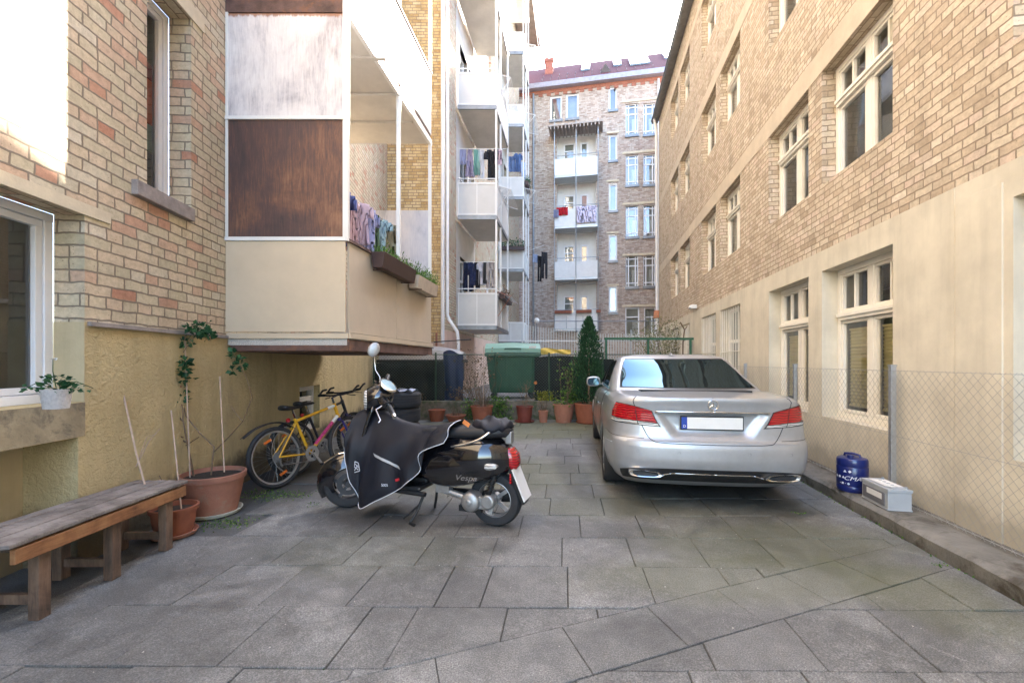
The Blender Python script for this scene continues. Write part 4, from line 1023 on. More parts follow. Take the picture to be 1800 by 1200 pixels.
# mesh fence on the retaining wall
e=emp('mesh_fence',(-3.4,10.6,.44),0,'dark green chain link fence with dark screening cloth on the low mossy wall','fence')
m_dgr=M('dark_green_wire',(.05,.09,.06),.5,.3,.1,9,30,0)
s=MB(); pit=.07; Lm=8.0; hm=1.12
for i in range(-16,int(Lm/pit)):
    for sg in (1,-1):
        a=i*pit; xa,za,xb,zb=(a,0,a+hm,hm) if sg>0 else (a,hm,a+hm,0)
        if xb<=0: continue
        if xa<0: za+=(zb-za)*(-xa)/(xb-xa); xa=0
        if xb>Lm: zb=za+(zb-za)*(Lm-xa)/(xb-xa); xb=Lm
        if xb<=xa: continue
        s.tube([(xa,0,za),(xb,0,zb)],.0025,3)
s.tube([(0,0,hm),(Lm,0,hm)],.012,6); s.build('wire_mesh',m_dgr,e)
for x in (.05,1.55,3.0,4.3,5.6,7.0): s=MB(); s.tube([(x,.03,-.02),(x,.03,hm+.05)],.022,8); s.build('post',m_dgr,e)
m_scr=M('dark_screen_cloth',(.012,.014,.016),.85,0,.35,2,50,.3)
def cloth_sheet(mb,x0,x1,z0,z1,y,amp=.02,fx_=9,n=40,top=0):
    vs=[];fs=[];mz=8
    for i in range(n+1):
        for j in range(mz+1):
            t=i/n;q=j/mz; vs.append((x0+(x1-x0)*t,y+amp*math.sin(t*fx_*6.28+q*1.3)*(1-.5*q)+amp*.5*math.sin(t*fx_*2.1+q*5),z0+(z1-z0)*q+(top*math.sin(t*5) if j==mz else 0)))
    for i in range(n):
        for j in range(mz): a=i*(mz+1)+j; fs.append((a,a+mz+1,a+mz+2,a+1))
    mb.add(vs,fs)
s=MB(); cloth_sheet(s,.02,1.75,.0,.90,.08,.02,3,top=.03); s.build('screen_cloth',m_scr,e,smooth=60)
s=MB(); cloth_sheet(s,3.95,5.9,.0,1.05,.10,.02,3,top=.04); s.build('screen_cloth',m_scr,e,smooth=60)
# navy tarp, silver covered trailer
s=MB(); cloth_sheet(s,-1.72,-1.22,.42,1.62,10.95,.04,2,24,.06); o=s.build('navy_tarpaulin',M('navy_cloth',(.02,.03,.075),.7,0,.2),smooth=60); tag(o,'dark navy tarpaulin hanging behind the mesh fence beside the silver trailer','tarpaulin')
e=emp('covered_trailer',(-2.35,11.5,.56),0,'low trailer with a silver grey hood and dark rim behind the mesh fence','trailer')
m_silv=M('silver_hood',(.42,.42,.42),.35,.3,.12,3,30,.1)
s=MB(); rg=[]
for i in range(13):
    t=i/12; x=-1.0+2.1*t; hh=.36*(math.sin(PI*(.08+.84*t))**.45)
    rg.append([(x,-.5+.0,.88),(x,-.46,.88+hh*.7),(x,-.2,.88+hh),(x,.2,.88+hh),(x,.46,.88+hh*.7),(x,.5,.88)])
s.loft(rg,closed=False,caps=False); s.add([r for r in rg[0]],[tuple(range(6))]); s.add([r for r in rg[-1]],[tuple(range(6))]); s.build('hood',m_silv,e,smooth=50)
s=MB(); s.box(-1.05,1.14,-.53,.53,.80,.879); s.build('rim',m_black,e,bevel=.01)
s=MB(); s.box(-1.0,1.05,-.48,.48,.32,.799); s.build('box',M('dark_load_box',(.02,.02,.022),.7),e,bevel=.01)
for x in (-.5,.5):
    s=MB(); s.lathe([(0,-.07),(.15,-.07),(.2,-.05),(.2,.05),(.15,.07),(0,.07)],20,(x,-.5,.2),axis='y'); s.build('wheel',m_black,e,smooth=40)
s=MB(); s.tube([(-1.0,-.56,1.28),(-.2,-.58,1.22),(.4,-.58,1.16)],.012,6); s.build('hood_bar',m_black,e)
s=MB(); s.tube([(.35,-.3,1.33),(1.3,-.2,1.40)],.016,6); s.build('support_rod',m_black,e)

# row of pots along the wall
m_glz=M('dark_red_glaze',(.16,.04,.03),.4,0,.2,8,60,.1)
def pot_row(name,px,Y,r0,r1,h,label,mat,plant,saucer=None,**k):
    e=emp(name,((px-900)/F*Y,Y,0),random.uniform(0,6),label,'potted plant','pots in a row along the low wall')
    pot(e,r0,r1,h,mat,saucer,**k); plant(e,h,r1); return e
def twigs(n,hh,spread,mat=m_bark,r=.005,leaf=None,ln=0,lsz=.04,sub=3):
    def f(e,h,r1):
        s=MB(); l=MB()
        for i in range(n):
            a=random.uniform(0,2*PI); rr=random.uniform(0,r1*.5); p=Vector((rr*math.cos(a),rr*math.sin(a),h-.04)); pts=[p]; d=Vector((math.cos(a)*spread,math.sin(a)*spread,1)).normalized()
            H_=hh*random.uniform(.6,1.1)
            for k_ in range(5):
                d=(d+Vector((random.gauss(0,.12),random.gauss(0,.12),.05))).normalized(); p=p+d*H_/5; pts.append(p)
            stem(s,pts,r,r*.35,5)
            for _ in range(sub):
                q=pts[random.randint(1,4)]; dd=Vector((random.gauss(0,1),random.gauss(0,1),.8)).normalized(); stem(s,[q,q+dd*H_*.12,q+dd*H_*.22+Vector((0,0,.03))],r*.5,r*.2,4)
            if leaf:
                for _ in range(ln):
                    q=pts[random.randint(1,5)]+Vector((random.gauss(0,.05),random.gauss(0,.05),random.gauss(0,.04))); l.leaf(q,lsz*random.uniform(.6,1.2))
        s.build('stem',mat,e)
        if leaf and ln: l.build('leaves',leaf,e)
    return f
def ground_cover(n,hh,rr,leaf,lsz):
    def f(e,h,r1):
        l=MB()
        for _ in range(n):
            a=random.uniform(0,2*PI); q=Vector((rr*math.sqrt(random.random())*math.cos(a),rr*math.sqrt(random.random())*math.sin(a),h-.03+hh*random.random())); l.leaf(q,lsz*random.uniform(.6,1.2))
        l.build('leaves',leaf,e)
    return f
def both(*fs):
    def f(e,h,r1):
        for g_ in fs: g_(e,h,r1)
    return f
random.seed(11)
pot_row('flower_pot',768,10.25,.14,.20,.27,'small red terracotta pot with a few dead twigs, leftmost of the pots by the wall',m_term,twigs(5,.2,.4,r=.003))
pot_row('flower_bowl',801,10.1,.15,.235,.17,'shallow red terracotta bowl of dry stalks and moss, second from the left by the wall',m_term,both(twigs(26,.32,.35,m_dry,.003,sub=2),ground_cover(60,.03,.2,m_leafO,.03)),lh=.03)
pot_row('flower_pot',847,10.15,.19,.265,.37,'wide terracotta pot with a dense bare shrub and tall pale cane before the green container',m_term,both(twigs(20,.75,.35,m_bark,.005,m_leafG,1,.04,5),twigs(14,.4,.5,m_dry,.003)),(.21,m_saucer))
e_=bpy.data.objects['flower_pot.001']; s=MB(); s.tube([(.03,0,.3),(.05,.02,1.75)],.008,6); s.build('cane',m_cane,e_)
pot_row('flower_pot',922,10.1,.14,.20,.37,'dark red glazed pot with bare upright twigs on a saucer',m_glz,twigs(7,.85,.22,m_bark,.006,sub=5),(.24,m_glz))
pot_row('flower_pot',955,10.05,.085,.115,.27,'narrow pale terracotta pot with reddish dry stalks',m_term2,twigs(12,.38,.3,m_dry,.004,m_dry,3,.03))
pot_row('flower_pot',991,10.05,.17,.25,.42,'pale terracotta pot with a leafy green shrub and pale variegated leaves',m_term2,both(twigs(6,1.3,.2,m_bark,.007,m_leafG,34,.075,4),ground_cover(90,.14,.3,m_leafG,.07)),lip=.025)
e=pot_row('cypress_pot',1035,9.95,.26,.34,.45,'orange terracotta pot with a tall dark conical cypress beside the car',m_term,lambda e,h,r:None,(.30,m_term))
s=MB()
for i in range(6000):
    t=random.random()**.8; z=.42+1.95*t; rr=(.42*(1-t)**.62*min(1,.55+t*3))*(.35+.65*math.sqrt(random.random())); a=random.uniform(0,2*PI)
    rr*=1+.22*math.sin(a*3+z*7)+.16*math.sin(a*7-z*13)+random.gauss(0,.16)
    s.leaf((rr*math.cos(a),rr*math.sin(a),z),random.uniform(.04,.085),(math.cos(a)*.5,math.sin(a)*.5,1.1+random.gauss(0,.3)),.35)
s.build('crown',rnd_mat('cypress_leaves',[(0,(.01,.035,.015)),(.5,(.02,.07,.03)),(1,(.05,.12,.05))],.7,8,trans=.1),e)
s=MB(); stem(s,[(0,0,.38),(0.01,0,1.2),(0,0,2.2)],.03,.006); s.build('trunk',m_bark,e)
# wild plants at the wall foot
def wild(name,px,Y,z0,n,rr,hh,leaf,lsz,label):
    e=emp(name,((px-900)/F*Y,Y,z0),0,label,'plant'); l=MB(); s=MB()
    for _ in range(n):
        a=random.uniform(0,2*PI); q=Vector((rr*random.gauss(0,.5),.3*rr*random.gauss(0,.5),hh*random.random()**1.2)); l.leaf(q,lsz*random.uniform(.6,1.3))
    for _ in range(7): q=Vector((rr*random.gauss(0,.4),0,hh*.9)); stem(s,[(q.x*.3,0,0),(q.x*.7,.01,hh*.5),q],.004,.002,4)
    l.build('leaves',leaf,e); s.build('stem',m_bark,e); return e
wild('ivy_plant',825,10.4,0,190,.16,.5,m_leafG,.06,'green leafy weed behind the shallow bowl at the wall foot')
wild('ivy_plant',876,10.42,0,520,.26,.56,m_leafG,.06,'bushy green ivy climbing the low wall below the green container')
wild('yellow_shrub',960,10.66,.42,420,.26,.24,m_leafY,.055,'yellow green shrub on top of the low wall right of the green container')
wild('leafy_shrub',1008,10.66,.42,300,.3,.3,m_leafG,.07,'bright green low shrub on the low wall beside the cypress')
wild('dry_weed',810,10.67,.42,260,.35,.35,m_dry,.05,'dry brown weeds on the low wall left of the green container')
wild('dry_weed',735,10.67,.42,120,.2,.2,m_dry,.05,'small tuft of dry weeds on the low wall behind the tyres')
wild('climbing_shrub',1000,10.75,.42,380,.16,1.05,m_leafO,.05,'tall thin olive climber on the mesh fence left of the cypress')
e=emp('sunflower_stalk',((937-900)/F*10.6,10.6,.42),0,'single orange dried flower head on a thin stalk over the low wall','plant')
s=MB(); stem(s,[(.0,0,0),(.02,0,.3),(.06,0,.45)],.005,.003); s.build('stem',m_bark,e)
s=MB()
for i in range(12): s.leaf((.06,-.01,.46),.05,(math.cos(i*.52),-.3,math.sin(i*.52)),.7)
s.build('flower_head',M('orange_petals',(.5,.18,.05),.7),e)
e=emp('litter_shrub',((838-900)/F*11.1,11.1,.42),0,'tangled brown shrub with dried flower heads left of the green container','plant')
s=MB();l=MB()
for i in range(30):
    p=Vector((random.gauss(0,.12),random.gauss(0,.08),0)); q=p+Vector((random.gauss(0,.2),random.gauss(0,.1),random.uniform(.5,1.2))); stem(s,[p,(p+q)/2+Vector((random.gauss(0,.06),0,0)),q],.006,.002,4)
    for _ in range(7): l.leaf(q+Vector((random.gauss(0,.08),random.gauss(0,.05),random.gauss(0,.1))),random.uniform(.04,.1))
s.build('stem',m_bark,e); l.build('leaves',m_dry,e)
# moss tufts on the ground
ms=MB(); random.seed(5)
for (cx,cy,rr,n_) in ((-2.45,3.75,.22,260),(-2.35,4.5,.25,240),(-2.6,4.6,.3,200),(-1.9,4.25,.15,90),(2.9,2.98,.04,30),(2.62,4.0,.05,20)):
    for _ in range(n_):
        p=Vector((cx+random.gauss(0,rr*.6),cy+random.gauss(0,rr*.35),-.004))
        ms.leaf(p,random.uniform(.008,.02),(random.gauss(0,.6),random.gauss(0,.6),.7),.8)
for i in range(420):
    Y=random.uniform(1.2,10); ms.leaf((2.455+.175*Y+random.gauss(0,.012),Y,-.004),random.uniform(.006,.02),(random.gauss(0,.6),random.gauss(0,.6),.9),.8)
for i in range(900):
    Y=.475+.495*random.randint(1,18)-.0; X=random.uniform(-1.6,2.4)+.1*Y; k0=math.sin(X*3.1+Y*5)+math.sin(X*7.3-Y*2)
    if k0<.5: continue
    ms.leaf((X,-1.0+.495*round((Y+1)/.495)-.01*X+random.gauss(0,.004),-.006),random.uniform(.004,.011),(random.gauss(0,.6),random.gauss(0,.6),.9),.8)
tag(ms.build('moss',m_leafG),'green moss and tiny weeds in the ground cracks','moss',kind='stuff')
# litter
lt=MB(); random.seed(9)
for i in range(420):
    X=random.uniform(-2.3,2.2);Y=random.uniform(1.5,6); a=random.uniform(0,6); r_=random.uniform(.002,.007)
    lt.add([(X+r_*math.cos(a),Y+r_*math.sin(a),.006),(X-r_*math.sin(a),Y+r_*math.cos(a),.009),(X-r_*.8,Y-r_*.4,.005),(X+r_*.5,Y-r_*.6,.007)],[(0,1,2,3)])
tag(lt.build('litter',M('pale_scraps',(.4,.38,.33),.8)),'tiny pale scraps and grit scattered on the paving','litter',kind='stuff')
# bush against the far end of the right wall
e=emp('wall_bush',(5.0,14.2,.42),0,'sparse olive green bush against the far end of the right building','bush')
s=MB();l=MB(); random.seed(21)
for i in range(26):
    a=random.uniform(0,2*PI); p=Vector((random.gauss(0,.08),random.gauss(0,.08),0)); pts=[p]; d=Vector((math.cos(a)*.35-.1,math.sin(a)*.3,1)).normalized()
    for k_ in range(7): d=(d+Vector((random.gauss(0,.16),random.gauss(0,.16),.02))).normalized(); p=p+d*.32; pts.append(p)
    stem(s,pts,.012,.003,5)
    for q in pts[2:]:
        for _ in range(16): l.leaf(q+Vector((random.gauss(0,.13),random.gauss(0,.13),random.gauss(0,.12))),random.uniform(.04,.08))
s.build('stem',m_bark,e); l.build('leaves',m_leafO,e)
e=emp('green_frame',(3.4,11.9,.42),R(2),'green painted steel goal-like frame with a top bar behind the car','frame')
m_grn=M('green_steel',(.03,.12,.07),.5,.1,.2)
s=MB(); s.box(-.9,1.55,-.03,.03,1.56,1.62); s.build('top_bar',m_grn,e)
for x in (-.85,.3,1.47): s=MB(); s.box(x-.025,x+.025,-.024,.024,0,1.559); s.build('post',m_grn,e)
s=MB(); s.tube([(1.28,.1,0),(1.3,.08,1.5),(1.34,.08,1.85),(1.22,.08,2.05)],.018,6); s.tube([(1.34,.08,1.83),(1.42,.08,1.95)],.014,6); s.build('forked_branch',m_bark,e)
# white palisade fence further back
e=emp('palisade_fence',(1.0,17.0,.42),R(-2),'white metal palisade fence across the back of the yard','fence')
s=MB(); L=6.0; n=int(L/.10)
for i in range(n): s.box(-.6+i*.10,-.6+i*.10+.035,-.01,.01,.1,2.05+.35*(1-min(1,i/28)))
s.build('bars',m_panel,e)
s=MB(); s.box(-.6,L-.6,.011,.04,.35,.40); s.box(-.6,L-.6,.011,.04,1.75,1.80); s.build('rails',m_steel,e)
for x in (-.6,1.6,3.6,5.35): s=MB(); s.box(x-.03,x+.03,.041,.10,0,2.2); s.build('post',m_steel,e)
# thin rail + lamp globe
e=emp('steel_frame',(1.0,18.5,.42),0,'thin dark steel frame with one long top rail in front of the far building','frame')
s=MB(); s.tube([(-.2,0,2.68),(5.6,0,2.68)],.022,6); s.build('top_rail',m_zinc,e)
for x in (1.3,2.0,2.4,4.9): s=MB(); s.tube([(x,0,0),(x,0,2.9)],.018,6); s.build('post',m_steel,e)
e=emp('globe_lamp',(1.03,18.2,.42),0,'white globe lamp on a thin pole at the left corner of the far building','lamp')
s=MB(); s.tube([(0,0,0),(0,0,2.6)],.02,8); s.build('pole',m_zinc,e); s=MB(); s.ball((0,0,2.68),.11,16,10); s.build('globe',m_white,e,smooth=60)

# planters on the near balcony
m_boxb=M('brown_planter',(.05,.022,.018),.5,0,.15,8,60,.1)
sd_=(Vector((-1.40,7.54))-Vector((-1.77,4.70))); sdn=sd_.normalized(); ang1=math.atan2(sdn.y,sdn.x)
def planter(t0,t1,label,mat,zz=2.52,n=900,gh=.16):
    p=Vector((-1.77,4.70))+sd_*t0; L=sd_.length*(t1-t0)
    e=emp('window_planter',(p.x,p.y,zz),ang1,label,'planter')
    s=MB(); rg=[[(0,-.02,.19),(0,-.20,.19),(0,-.17,0),(0,-.05,0)],[(L,-.02,.19),(L,-.20,.19),(L,-.17,0),(L,-.05,0)]]; s.loft(rg,caps=True); s.build('box',mat,e,bevel=.006)
    l=MB()
    for _ in range(n):
        x=random.random(); q=Vector((x*L,-.11+random.gauss(0,.05),.17+gh*random.random()*random.random())); l.leaf(q,random.uniform(.03,.06),(random.gauss(0,.5),random.gauss(0,.5)-.2,1),.25)
    l.build('leaves',m_leafG,e)
    for x in (.1,L-.1):
        s=MB(); s.box(x-.012,x+.012,-.205,-.0,-.012,-.002); s.box(x-.012,x+.012,.0,.012,-.01,.2); s.build('bracket',m_rust,e)
    return e
planter(.18,.56,'dark brown plastic planter with grass at the near end of the boarded balcony rail',m_boxb,2.50,700,.12)
planter(.60,.93,'pale box planter with bushy green plants at the far end of the boarded balcony rail',M('cream_planter',(.5,.42,.33),.6),2.46,1000,.22)
# ---------------- laundry ----------------
def garment(kind,w_,h_,c,loc,rz,label,cat,seed=0,group=None,name=None):
    rn=random.Random(seed); nx,nz=18,18; s=MB(); vs={};
    def inside(u,v):   # u -1..1, v 0 (top)..1 (bottom)
        if kind=='towel': return True  #
        if kind=='shirt':
            if v<.32: return abs(u)<= .55+.45*min(1,(v+.02)/.16) and not (v<.06 and abs(u)<.15)
            return abs(u)<=.56
        if kind=='trousers': return abs(u)<.9 and not (v>.25 and abs(u)<.12*(v))
        if kind=='dress': return abs(u)<=.35+.65*v
        return True
    idx={}
    k1,k2=rn.uniform(2,4),rn.uniform(0,6)
    for i in range(nx+1):
        for j in range(nz+1):
            u=i/nx*2-1; v=j/nz
            y=(.035*math.sin(u*k1*2+k2)*(.3+v)+.012*math.sin(u*13+v*4+k2))*(.35 if w_>1.0 else 1)
            idx[i,j]=(u*w_/2*(1-.12*v*math.sin(k2)),y,-v*h_+.015*math.sin(u*4+k2)*v)
    for i in range(nx):
        for j in range(nz):
            if inside((i+.5)/nx*2-1,(j+.5)/nz): s.add([idx[i,j],idx[i+1,j],idx[i+1,j+1],idx[i,j+1]],[(0,1,2,3)])
    nm=name or {'towel':'towel','shirt':'shirt','trousers':'trousers','dress':'dress'}[kind]
    o=s.build(nm,M('cloth_'+nm,c,.85,0,.12,6,120,.15),loc=loc,rz=rz,smooth=70)
    me=o.data; bm=bmesh.new(); bm.from_mesh(me); bmesh.ops.remove_doubles(bm,verts=bm.verts,dist=.0005); bm.to_mesh(me); bm.free()
    sf=o.modifiers.new('t','SOLIDIFY'); sf.thickness=.005
    tag(o,label,cat,group); return o
# line on near balcony
ln=MB(); pA=Vector((-1.93,4.85,3.33)); pB=Vector((-1.72,6.6,3.36)); ln.tube([pA,pB],.004,5); o=ln.build('clothes_line',m_steel); tag(o,'thin line strung along the opening of the boarded balcony','line')
gl=[('shirt',.42,.62,(.10,.13,.35),'navy shirt hanging nearest the post'),('dress',.40,.66,(.50,.33,.36),'dusty pink dress second on the line'),('shirt',.42,.52,(.55,.42,.50),'pale mauve shirt in the middle'),
    ('shirt',.4,.62,(.33,.35,.58),'lilac blue shirt in the middle'),('towel',.2,.66,(.12,.2,.12),'dark green towel'),('shirt',.34,.44,(.3,.44,.5),'light blue checked shirt hung highest'),('trousers',.3,.62,(.30,.27,.18),'olive beige trousers'),('towel',.22,.6,(.55,.5,.6),'pale lilac towel hanging last')]
for i,(k_,w_,h_,c,lb) in enumerate(gl):
    p=pA.lerp(pB,.03+.125*i); garment(k_,w_,h_,c,(p.x,p.y,p.z-.01),ang1-R(25)+.3*math.sin(i*2),lb+' on the boarded balcony',k_ if k_!='dress' else 'dress',i,'laundry on the boarded balcony')
def rodline(p,q,label):
    m_=MB(); m_.tube([p,q],.012,6); o=m_.build('clothes_rod',m_white); tag(o,label,'rod')
# stack 2, first floor
rodline(P(808,461,14.4),P(870,460,14.4),'white drying rod across the lowest balcony of the middle stack')
for i,(k_,px,w_,h_,c,lb) in enumerate((('trousers',823,.36,.95,(.012,.018,.05),'navy trousers hanging leftmost'),('shirt',832,.35,.75,(.02,.03,.09),'dark blue shirt beside the navy trousers'),('shirt',840,.28,.9,(.015,.015,.02),'black shirt in the middle'),('shirt',848,.4,.75,(.5,.5,.56),'pale grey shirt'),('towel',855,.2,.7,(.05,.05,.05),'black towel'),('trousers',862,.3,.85,(.42,.38,.36),'beige trousers hanging rightmost'))):
    garment(k_,w_,h_,c,P(px,461,14.4),R(10)+.3*math.sin(i*3),lb+' on the lowest balcony rod',k_,20+i,'laundry on the lowest middle balcony')
rodline(P(806,262,14.4),P(890,262,14.4),'white drying rod across the second balcony of the middle stack')
for i,(k_,px,w_,h_,c,lb) in enumerate((('towel',814,.2,.5,(.4,.4,.55),'lilac cloth leftmost'),('dress',826,.35,.9,(.35,.3,.4),'grey lilac dress'),('towel',838,.2,.85,(.2,.42,.36),'green towel'),('towel',846,.2,.95,(.6,.6,.62),'white towel'),('shirt',866,.58,1.0,(.012,.012,.016),'big black jacket'),('towel',876,.25,.5,(.55,.4,.45),'pinkish cloth right of the black jacket'))):
    garment(k_,w_,h_,c,P(px,263,14.4),R(5)+.3*math.sin(i*3),lb+' on the second balcony rod',{'shirt':'jacket'}.get(k_,k_),40+i,'laundry on the second middle balcony')
for i,(k_,px,py,w_,h_,c,lb) in enumerate((('towel',900,275,.35,.8,(.15,.22,.4),'blue towel'),('shirt',911,270,.5,.95,(.08,.14,.3),'dark blue shirt'),('towel',921,285,.3,.9,(.45,.55,.7),'pale blue towel'))):
    garment(k_,w_,h_,c,P(px,py,22.6),.2*i,lb+' on the farthest balcony of the left building',k_,60+i,'laundry on the farthest balcony')
for i,(k_,px,py,w_,h_,c,lb) in enumerate((('trousers',949,450,.28,1.25,(.012,.012,.014),'narrow black trousers'),('trousers',957,443,.42,1.3,(.012,.012,.016),'wide black trousers'),('towel',941,447,.3,.4,(.3,.36,.5),'blue and white cloth'))):
    garment(k_,w_,h_,c,P(px,py,21.5),.5,lb+' hung out on the rod beside the far building',k_,70+i,'laundry on the rod by the far building')
rodline(P(928,441,21.6),P(957,431,21.2),'white rod sticking out beside the far building')
o=None
for i,(k_,xa,xb,y0,y1,c,lb) in enumerate((('towel',978,998,362,376,(.55,.01,.02),'bright red cloth'),('towel',1013,1049,363,392,(.60,.55,.68),'large pale lilac sheet'),('towel',973,982,366,380,(.28,.28,.4),'grey blue cloth'),('towel',994,1001,364,384,(.5,.01,.02),'red sleeve'))):
    if i==3: continue
    a,b_=sorted((FB.s_px(xa,1.15),FB.s_px(xb,1.15))); z1_=FB.z(1012,y0,1.15); z0_=FB.z(1012,y1,1.15)
    p=FB.e.location+FB.d*(a+b_)/2+FB.n*(1.08+.03*i); garment(k_,b_-a,z1_-z0_,c,(p.x,p.y,z1_),FB.a,lb+' over a white balcony rail of the far building',k_,80+i,'laundry on the far building')
# hanging drying racks with thin rods, on the outer side of the middle and far stacks
def rack(p,d,L,w_,label,n=9,drop=.15,tilt=.0):
    d=Vector(d).normalized(); sd=Vector((d.y,-d.x,0)); e=emp('drying_rack',p,0,label,'drying rack')
    s=MB()
    for i in range(n): t=i/(n-1); a=sd*w_*t+Vector((0,0,-drop*t)); s.tube([a,a+d*L],.009,5)
    s.build('rods',m_white,e)
    s=MB(); 
    for t in (0,1): s.tube([d*L*t,d*L*t+sd*w_+Vector((0,0,-drop))],.013,5)
    s.tube([sd*w_+Vector((0,0,-drop)),Vector((0,0,-.8))],.01,5); s.build('frame',m_term2 if tilt else m_white,e)
sd2=(.135,1,0)
for (z,lb) in ((7.1,'white rod drying rack outside the second middle balcony'),(10.7,'white rod drying rack outside the third middle balcony'),(14.1,'white rod drying rack outside the fourth middle balcony'),(3.65,'drying rack with rusty frame outside the lowest middle balcony')):
    rack((-.46,14.2,z),sd2,1.9,.42,lb,tilt=1 if z<4 else 0)
for (z,lb) in ((6.9+3.0,'white rod drying rack on the second far balcony'),(13.6,'white rod drying rack on the third far balcony'),(17.0,'white rod drying rack on the topmost far balcony')):
    rack((.6,21.5,z),sd2,1.9,.55,lb)
def greenbox(p,L,label,d=(.135,1,0),leaf=None,n=260):
    d=Vector(d).normalized(); e=emp('balcony_planter',p,math.atan2(d.y,d.x),label,'planter'); s=MB(); s.box(0,L,-.2,-.02,0,.2); s.build('box',m_boxb,e,bevel=.01)
    l=MB()
    for _ in range(n): l.leaf((random.random()*L,-.11+random.gauss(0,.07),.18+.35*random.random()**1.5),random.uniform(.05,.11))
    l.build('leaves',leaf or m_leafD,e)
greenbox((-.44,14.3,3.45),1.8,'dark planter of withered plants outside the lowest middle balcony',leaf=m_dry,n=160)
greenbox((-.55,21.22,6.75),1.15,'dark planter of leafy plants on the lowest far balcony',d=(1,.0,0),n=420)
greenbox((.60,21.6,10.1),1.2,'small planter with plants outside the second far balcony')
def ell(x,zc,hz,hy,n=28,p=2.4,ysh=0):
    r_=[]
    for k_ in range(n):
        a=2*PI*k_/n; c,s__=math.cos(a),math.sin(a); r_.append(Vector((x,ysh+hy*math.copysign(abs(c)**(2/p),c),zc+hz*math.copysign(abs(s__)**(2/p),s__))))
    return r_
# ================= CAR =================
def cr(pts,n=6):   # catmull-rom through 2D/3D points
    pts=[Vector(p) for p in pts]; out=[]
    for i in range(len(pts)-1):
        p0=pts[max(i-1,0)];p1=pts[i];p2=pts[i+1];p3=pts[min(i+2,len(pts)-1)]
        for k in range(n):
            t=k/n; out.append(.5*((2*p1)+(-p0+p2)*t+(2*p0-5*p1+4*p2-p3)*t*t+(-p0+3*p1-3*p2+p3)*t**3))
    out.append(pts[-1]); return out
def interp(tab,x):
    if x<=tab[0][0]: return tab[0][1]
    for (a,va),(b,vb) in zip(tab,tab[1:]):
        if x<=b: return va+(vb-va)*(x-a)/(b-a)
    return tab[-1][1]
def sint(tab,x):   # smooth interpolation
    if x<=tab[0][0]: return tab[0][1]
    for (a,va),(b,vb) in zip(tab,tab[1:]):
        if x<=b:
            t=(x-a)/(b-a); t=t*t*(3-2*t)*.5+t*.5; return va+(vb-va)*t
    return tab[-1][1]
base=cr([(0,0),(.15,.002),(.30,.008),(.45,.018),(.58,.034),(.68,.056),(.76,.088),(.82,.13),(.86,.185),(.885,.26),(.90,.36),(.912,.5),(.922,.75),(.927,1.1),(.927,1.5),(.927,2.0),(.927,2.6),(.927,3.1),(.925,3.5),(.918,3.8),(.90,4.1),(.86,4.4),(.79,4.6),(.66,4.74),(.45,4.82),(.22,4.86),(0,4.87)],8)
arc=[0]
for a,b_ in zip(base,base[1:]): arc.append(arc[-1]+(b_-a).length)
hwT=[(.20,.80),(.26,.86),(.33,.895),(.42,.918),(.55,.929),(.66,.925),(.80,.917),(.90,.900),(.97,.878),(1.01,.850),(1.035,.815),(1.05,.78)]
yrT=[(.20,.26),(.27,.13),(.33,.055),(.40,.018),(.48,.0),(.60,.0),(.645,.012),(.665,.045),(.70,.056),(.80,.066),(.90,.062),(.97,.05),(1.01,.038),(1.035,.034),(1.05,.042)]
htT=[(0,1.06),(.5,1.065),(.9,1.075),(1.6,1.05),(2.4,1.02),(3.2,1.0),(3.7,.96),(4.1,.90),(4.5,.80),(4.75,.72),(4.87,.68)]
def rec(x,z):   # number plate recess
    m=lambda t:max(0,min(1,t)); sm=lambda t:t*t*(3-2*t)
    zz=m((.915-z)/.02)*m((z-.665)/.07)
    hw_=.33+(.50-.33)*m((z-.68)/.24); xx=m((hw_+.02-abs(x))/.10)
    return .045*sm(zz)*sm(xx)
def bpt(idx,z,off=0):
    b_=base[idx]; h_=sint(hwT,z)/.927; x=b_.x*h_; fade=max(0,1-b_.y/1.2); y=b_.y+sint(yrT,z)*fade
    if b_.y>3.8: y-=(z-.2)*.10*max(0,(b_.y-3.8))
    y+=rec(x,z) if b_.y<.2 else 0
    zz=.20+(z-.20)*(sint(htT,b_.y)-.20)/(1.06-.20) if z>.20 else z
    return Vector((x,y,zz))
def bsurf(a,z,off=0,side=1):   # a: run along outline from the rear centre
    a=abs(a)
    for i in range(len(arc)-1):
        if arc[i+1]>=a: break
    t=(a-arc[i])/(arc[i+1]-arc[i]); p=bpt(i,z).lerp(bpt(i+1,z),t)
    q=bpt(i+1,z)-bpt(i,z); q.z=0
    if q.length>1e-6: n=Vector((q.y,-q.x,0)).normalized()
    else: n=Vector((0,-1,0))
    zd=(sint(yrT,z+.01)-sint(yrT,z-.01))/.02 if a<1 else 0
    n=(n+Vector((0,0,max(-1,min(1,zd))*.8))).normalized() if a<1 else n
    p=p+n*off
    return Vector((p.x*side,p.y,p.z))
m_paint,nt_,b_=newmat('silver_paint'); b_.inputs['Base Color'].default_value=(.44,.44,.455,1); b_.inputs['Metallic'].default_value=.5; b_.inputs['Roughness'].default_value=.38; b_.inputs['Coat Weight'].default_value=.8; b_.inputs['Coat Roughness'].default_value=.06
bump(nt_,b_,noise(nt_,coord(nt_),900,2,.5),.03,.001)
fD=noise(nt_,coord(nt_),5,8,.7); nt_.links.new(ramp(nt_,fD,[(.4,(.44,.445,.46)),(.75,(.37,.37,.37))]),b_.inputs['Base Color'])
m_cglass,nt_,b_=newmat('car_glass'); b_.inputs['Base Color'].default_value=(.012,.014,.014,1); b_.inputs['Roughness'].default_value=.015; b_.inputs['Specular IOR Level'].default_value=0
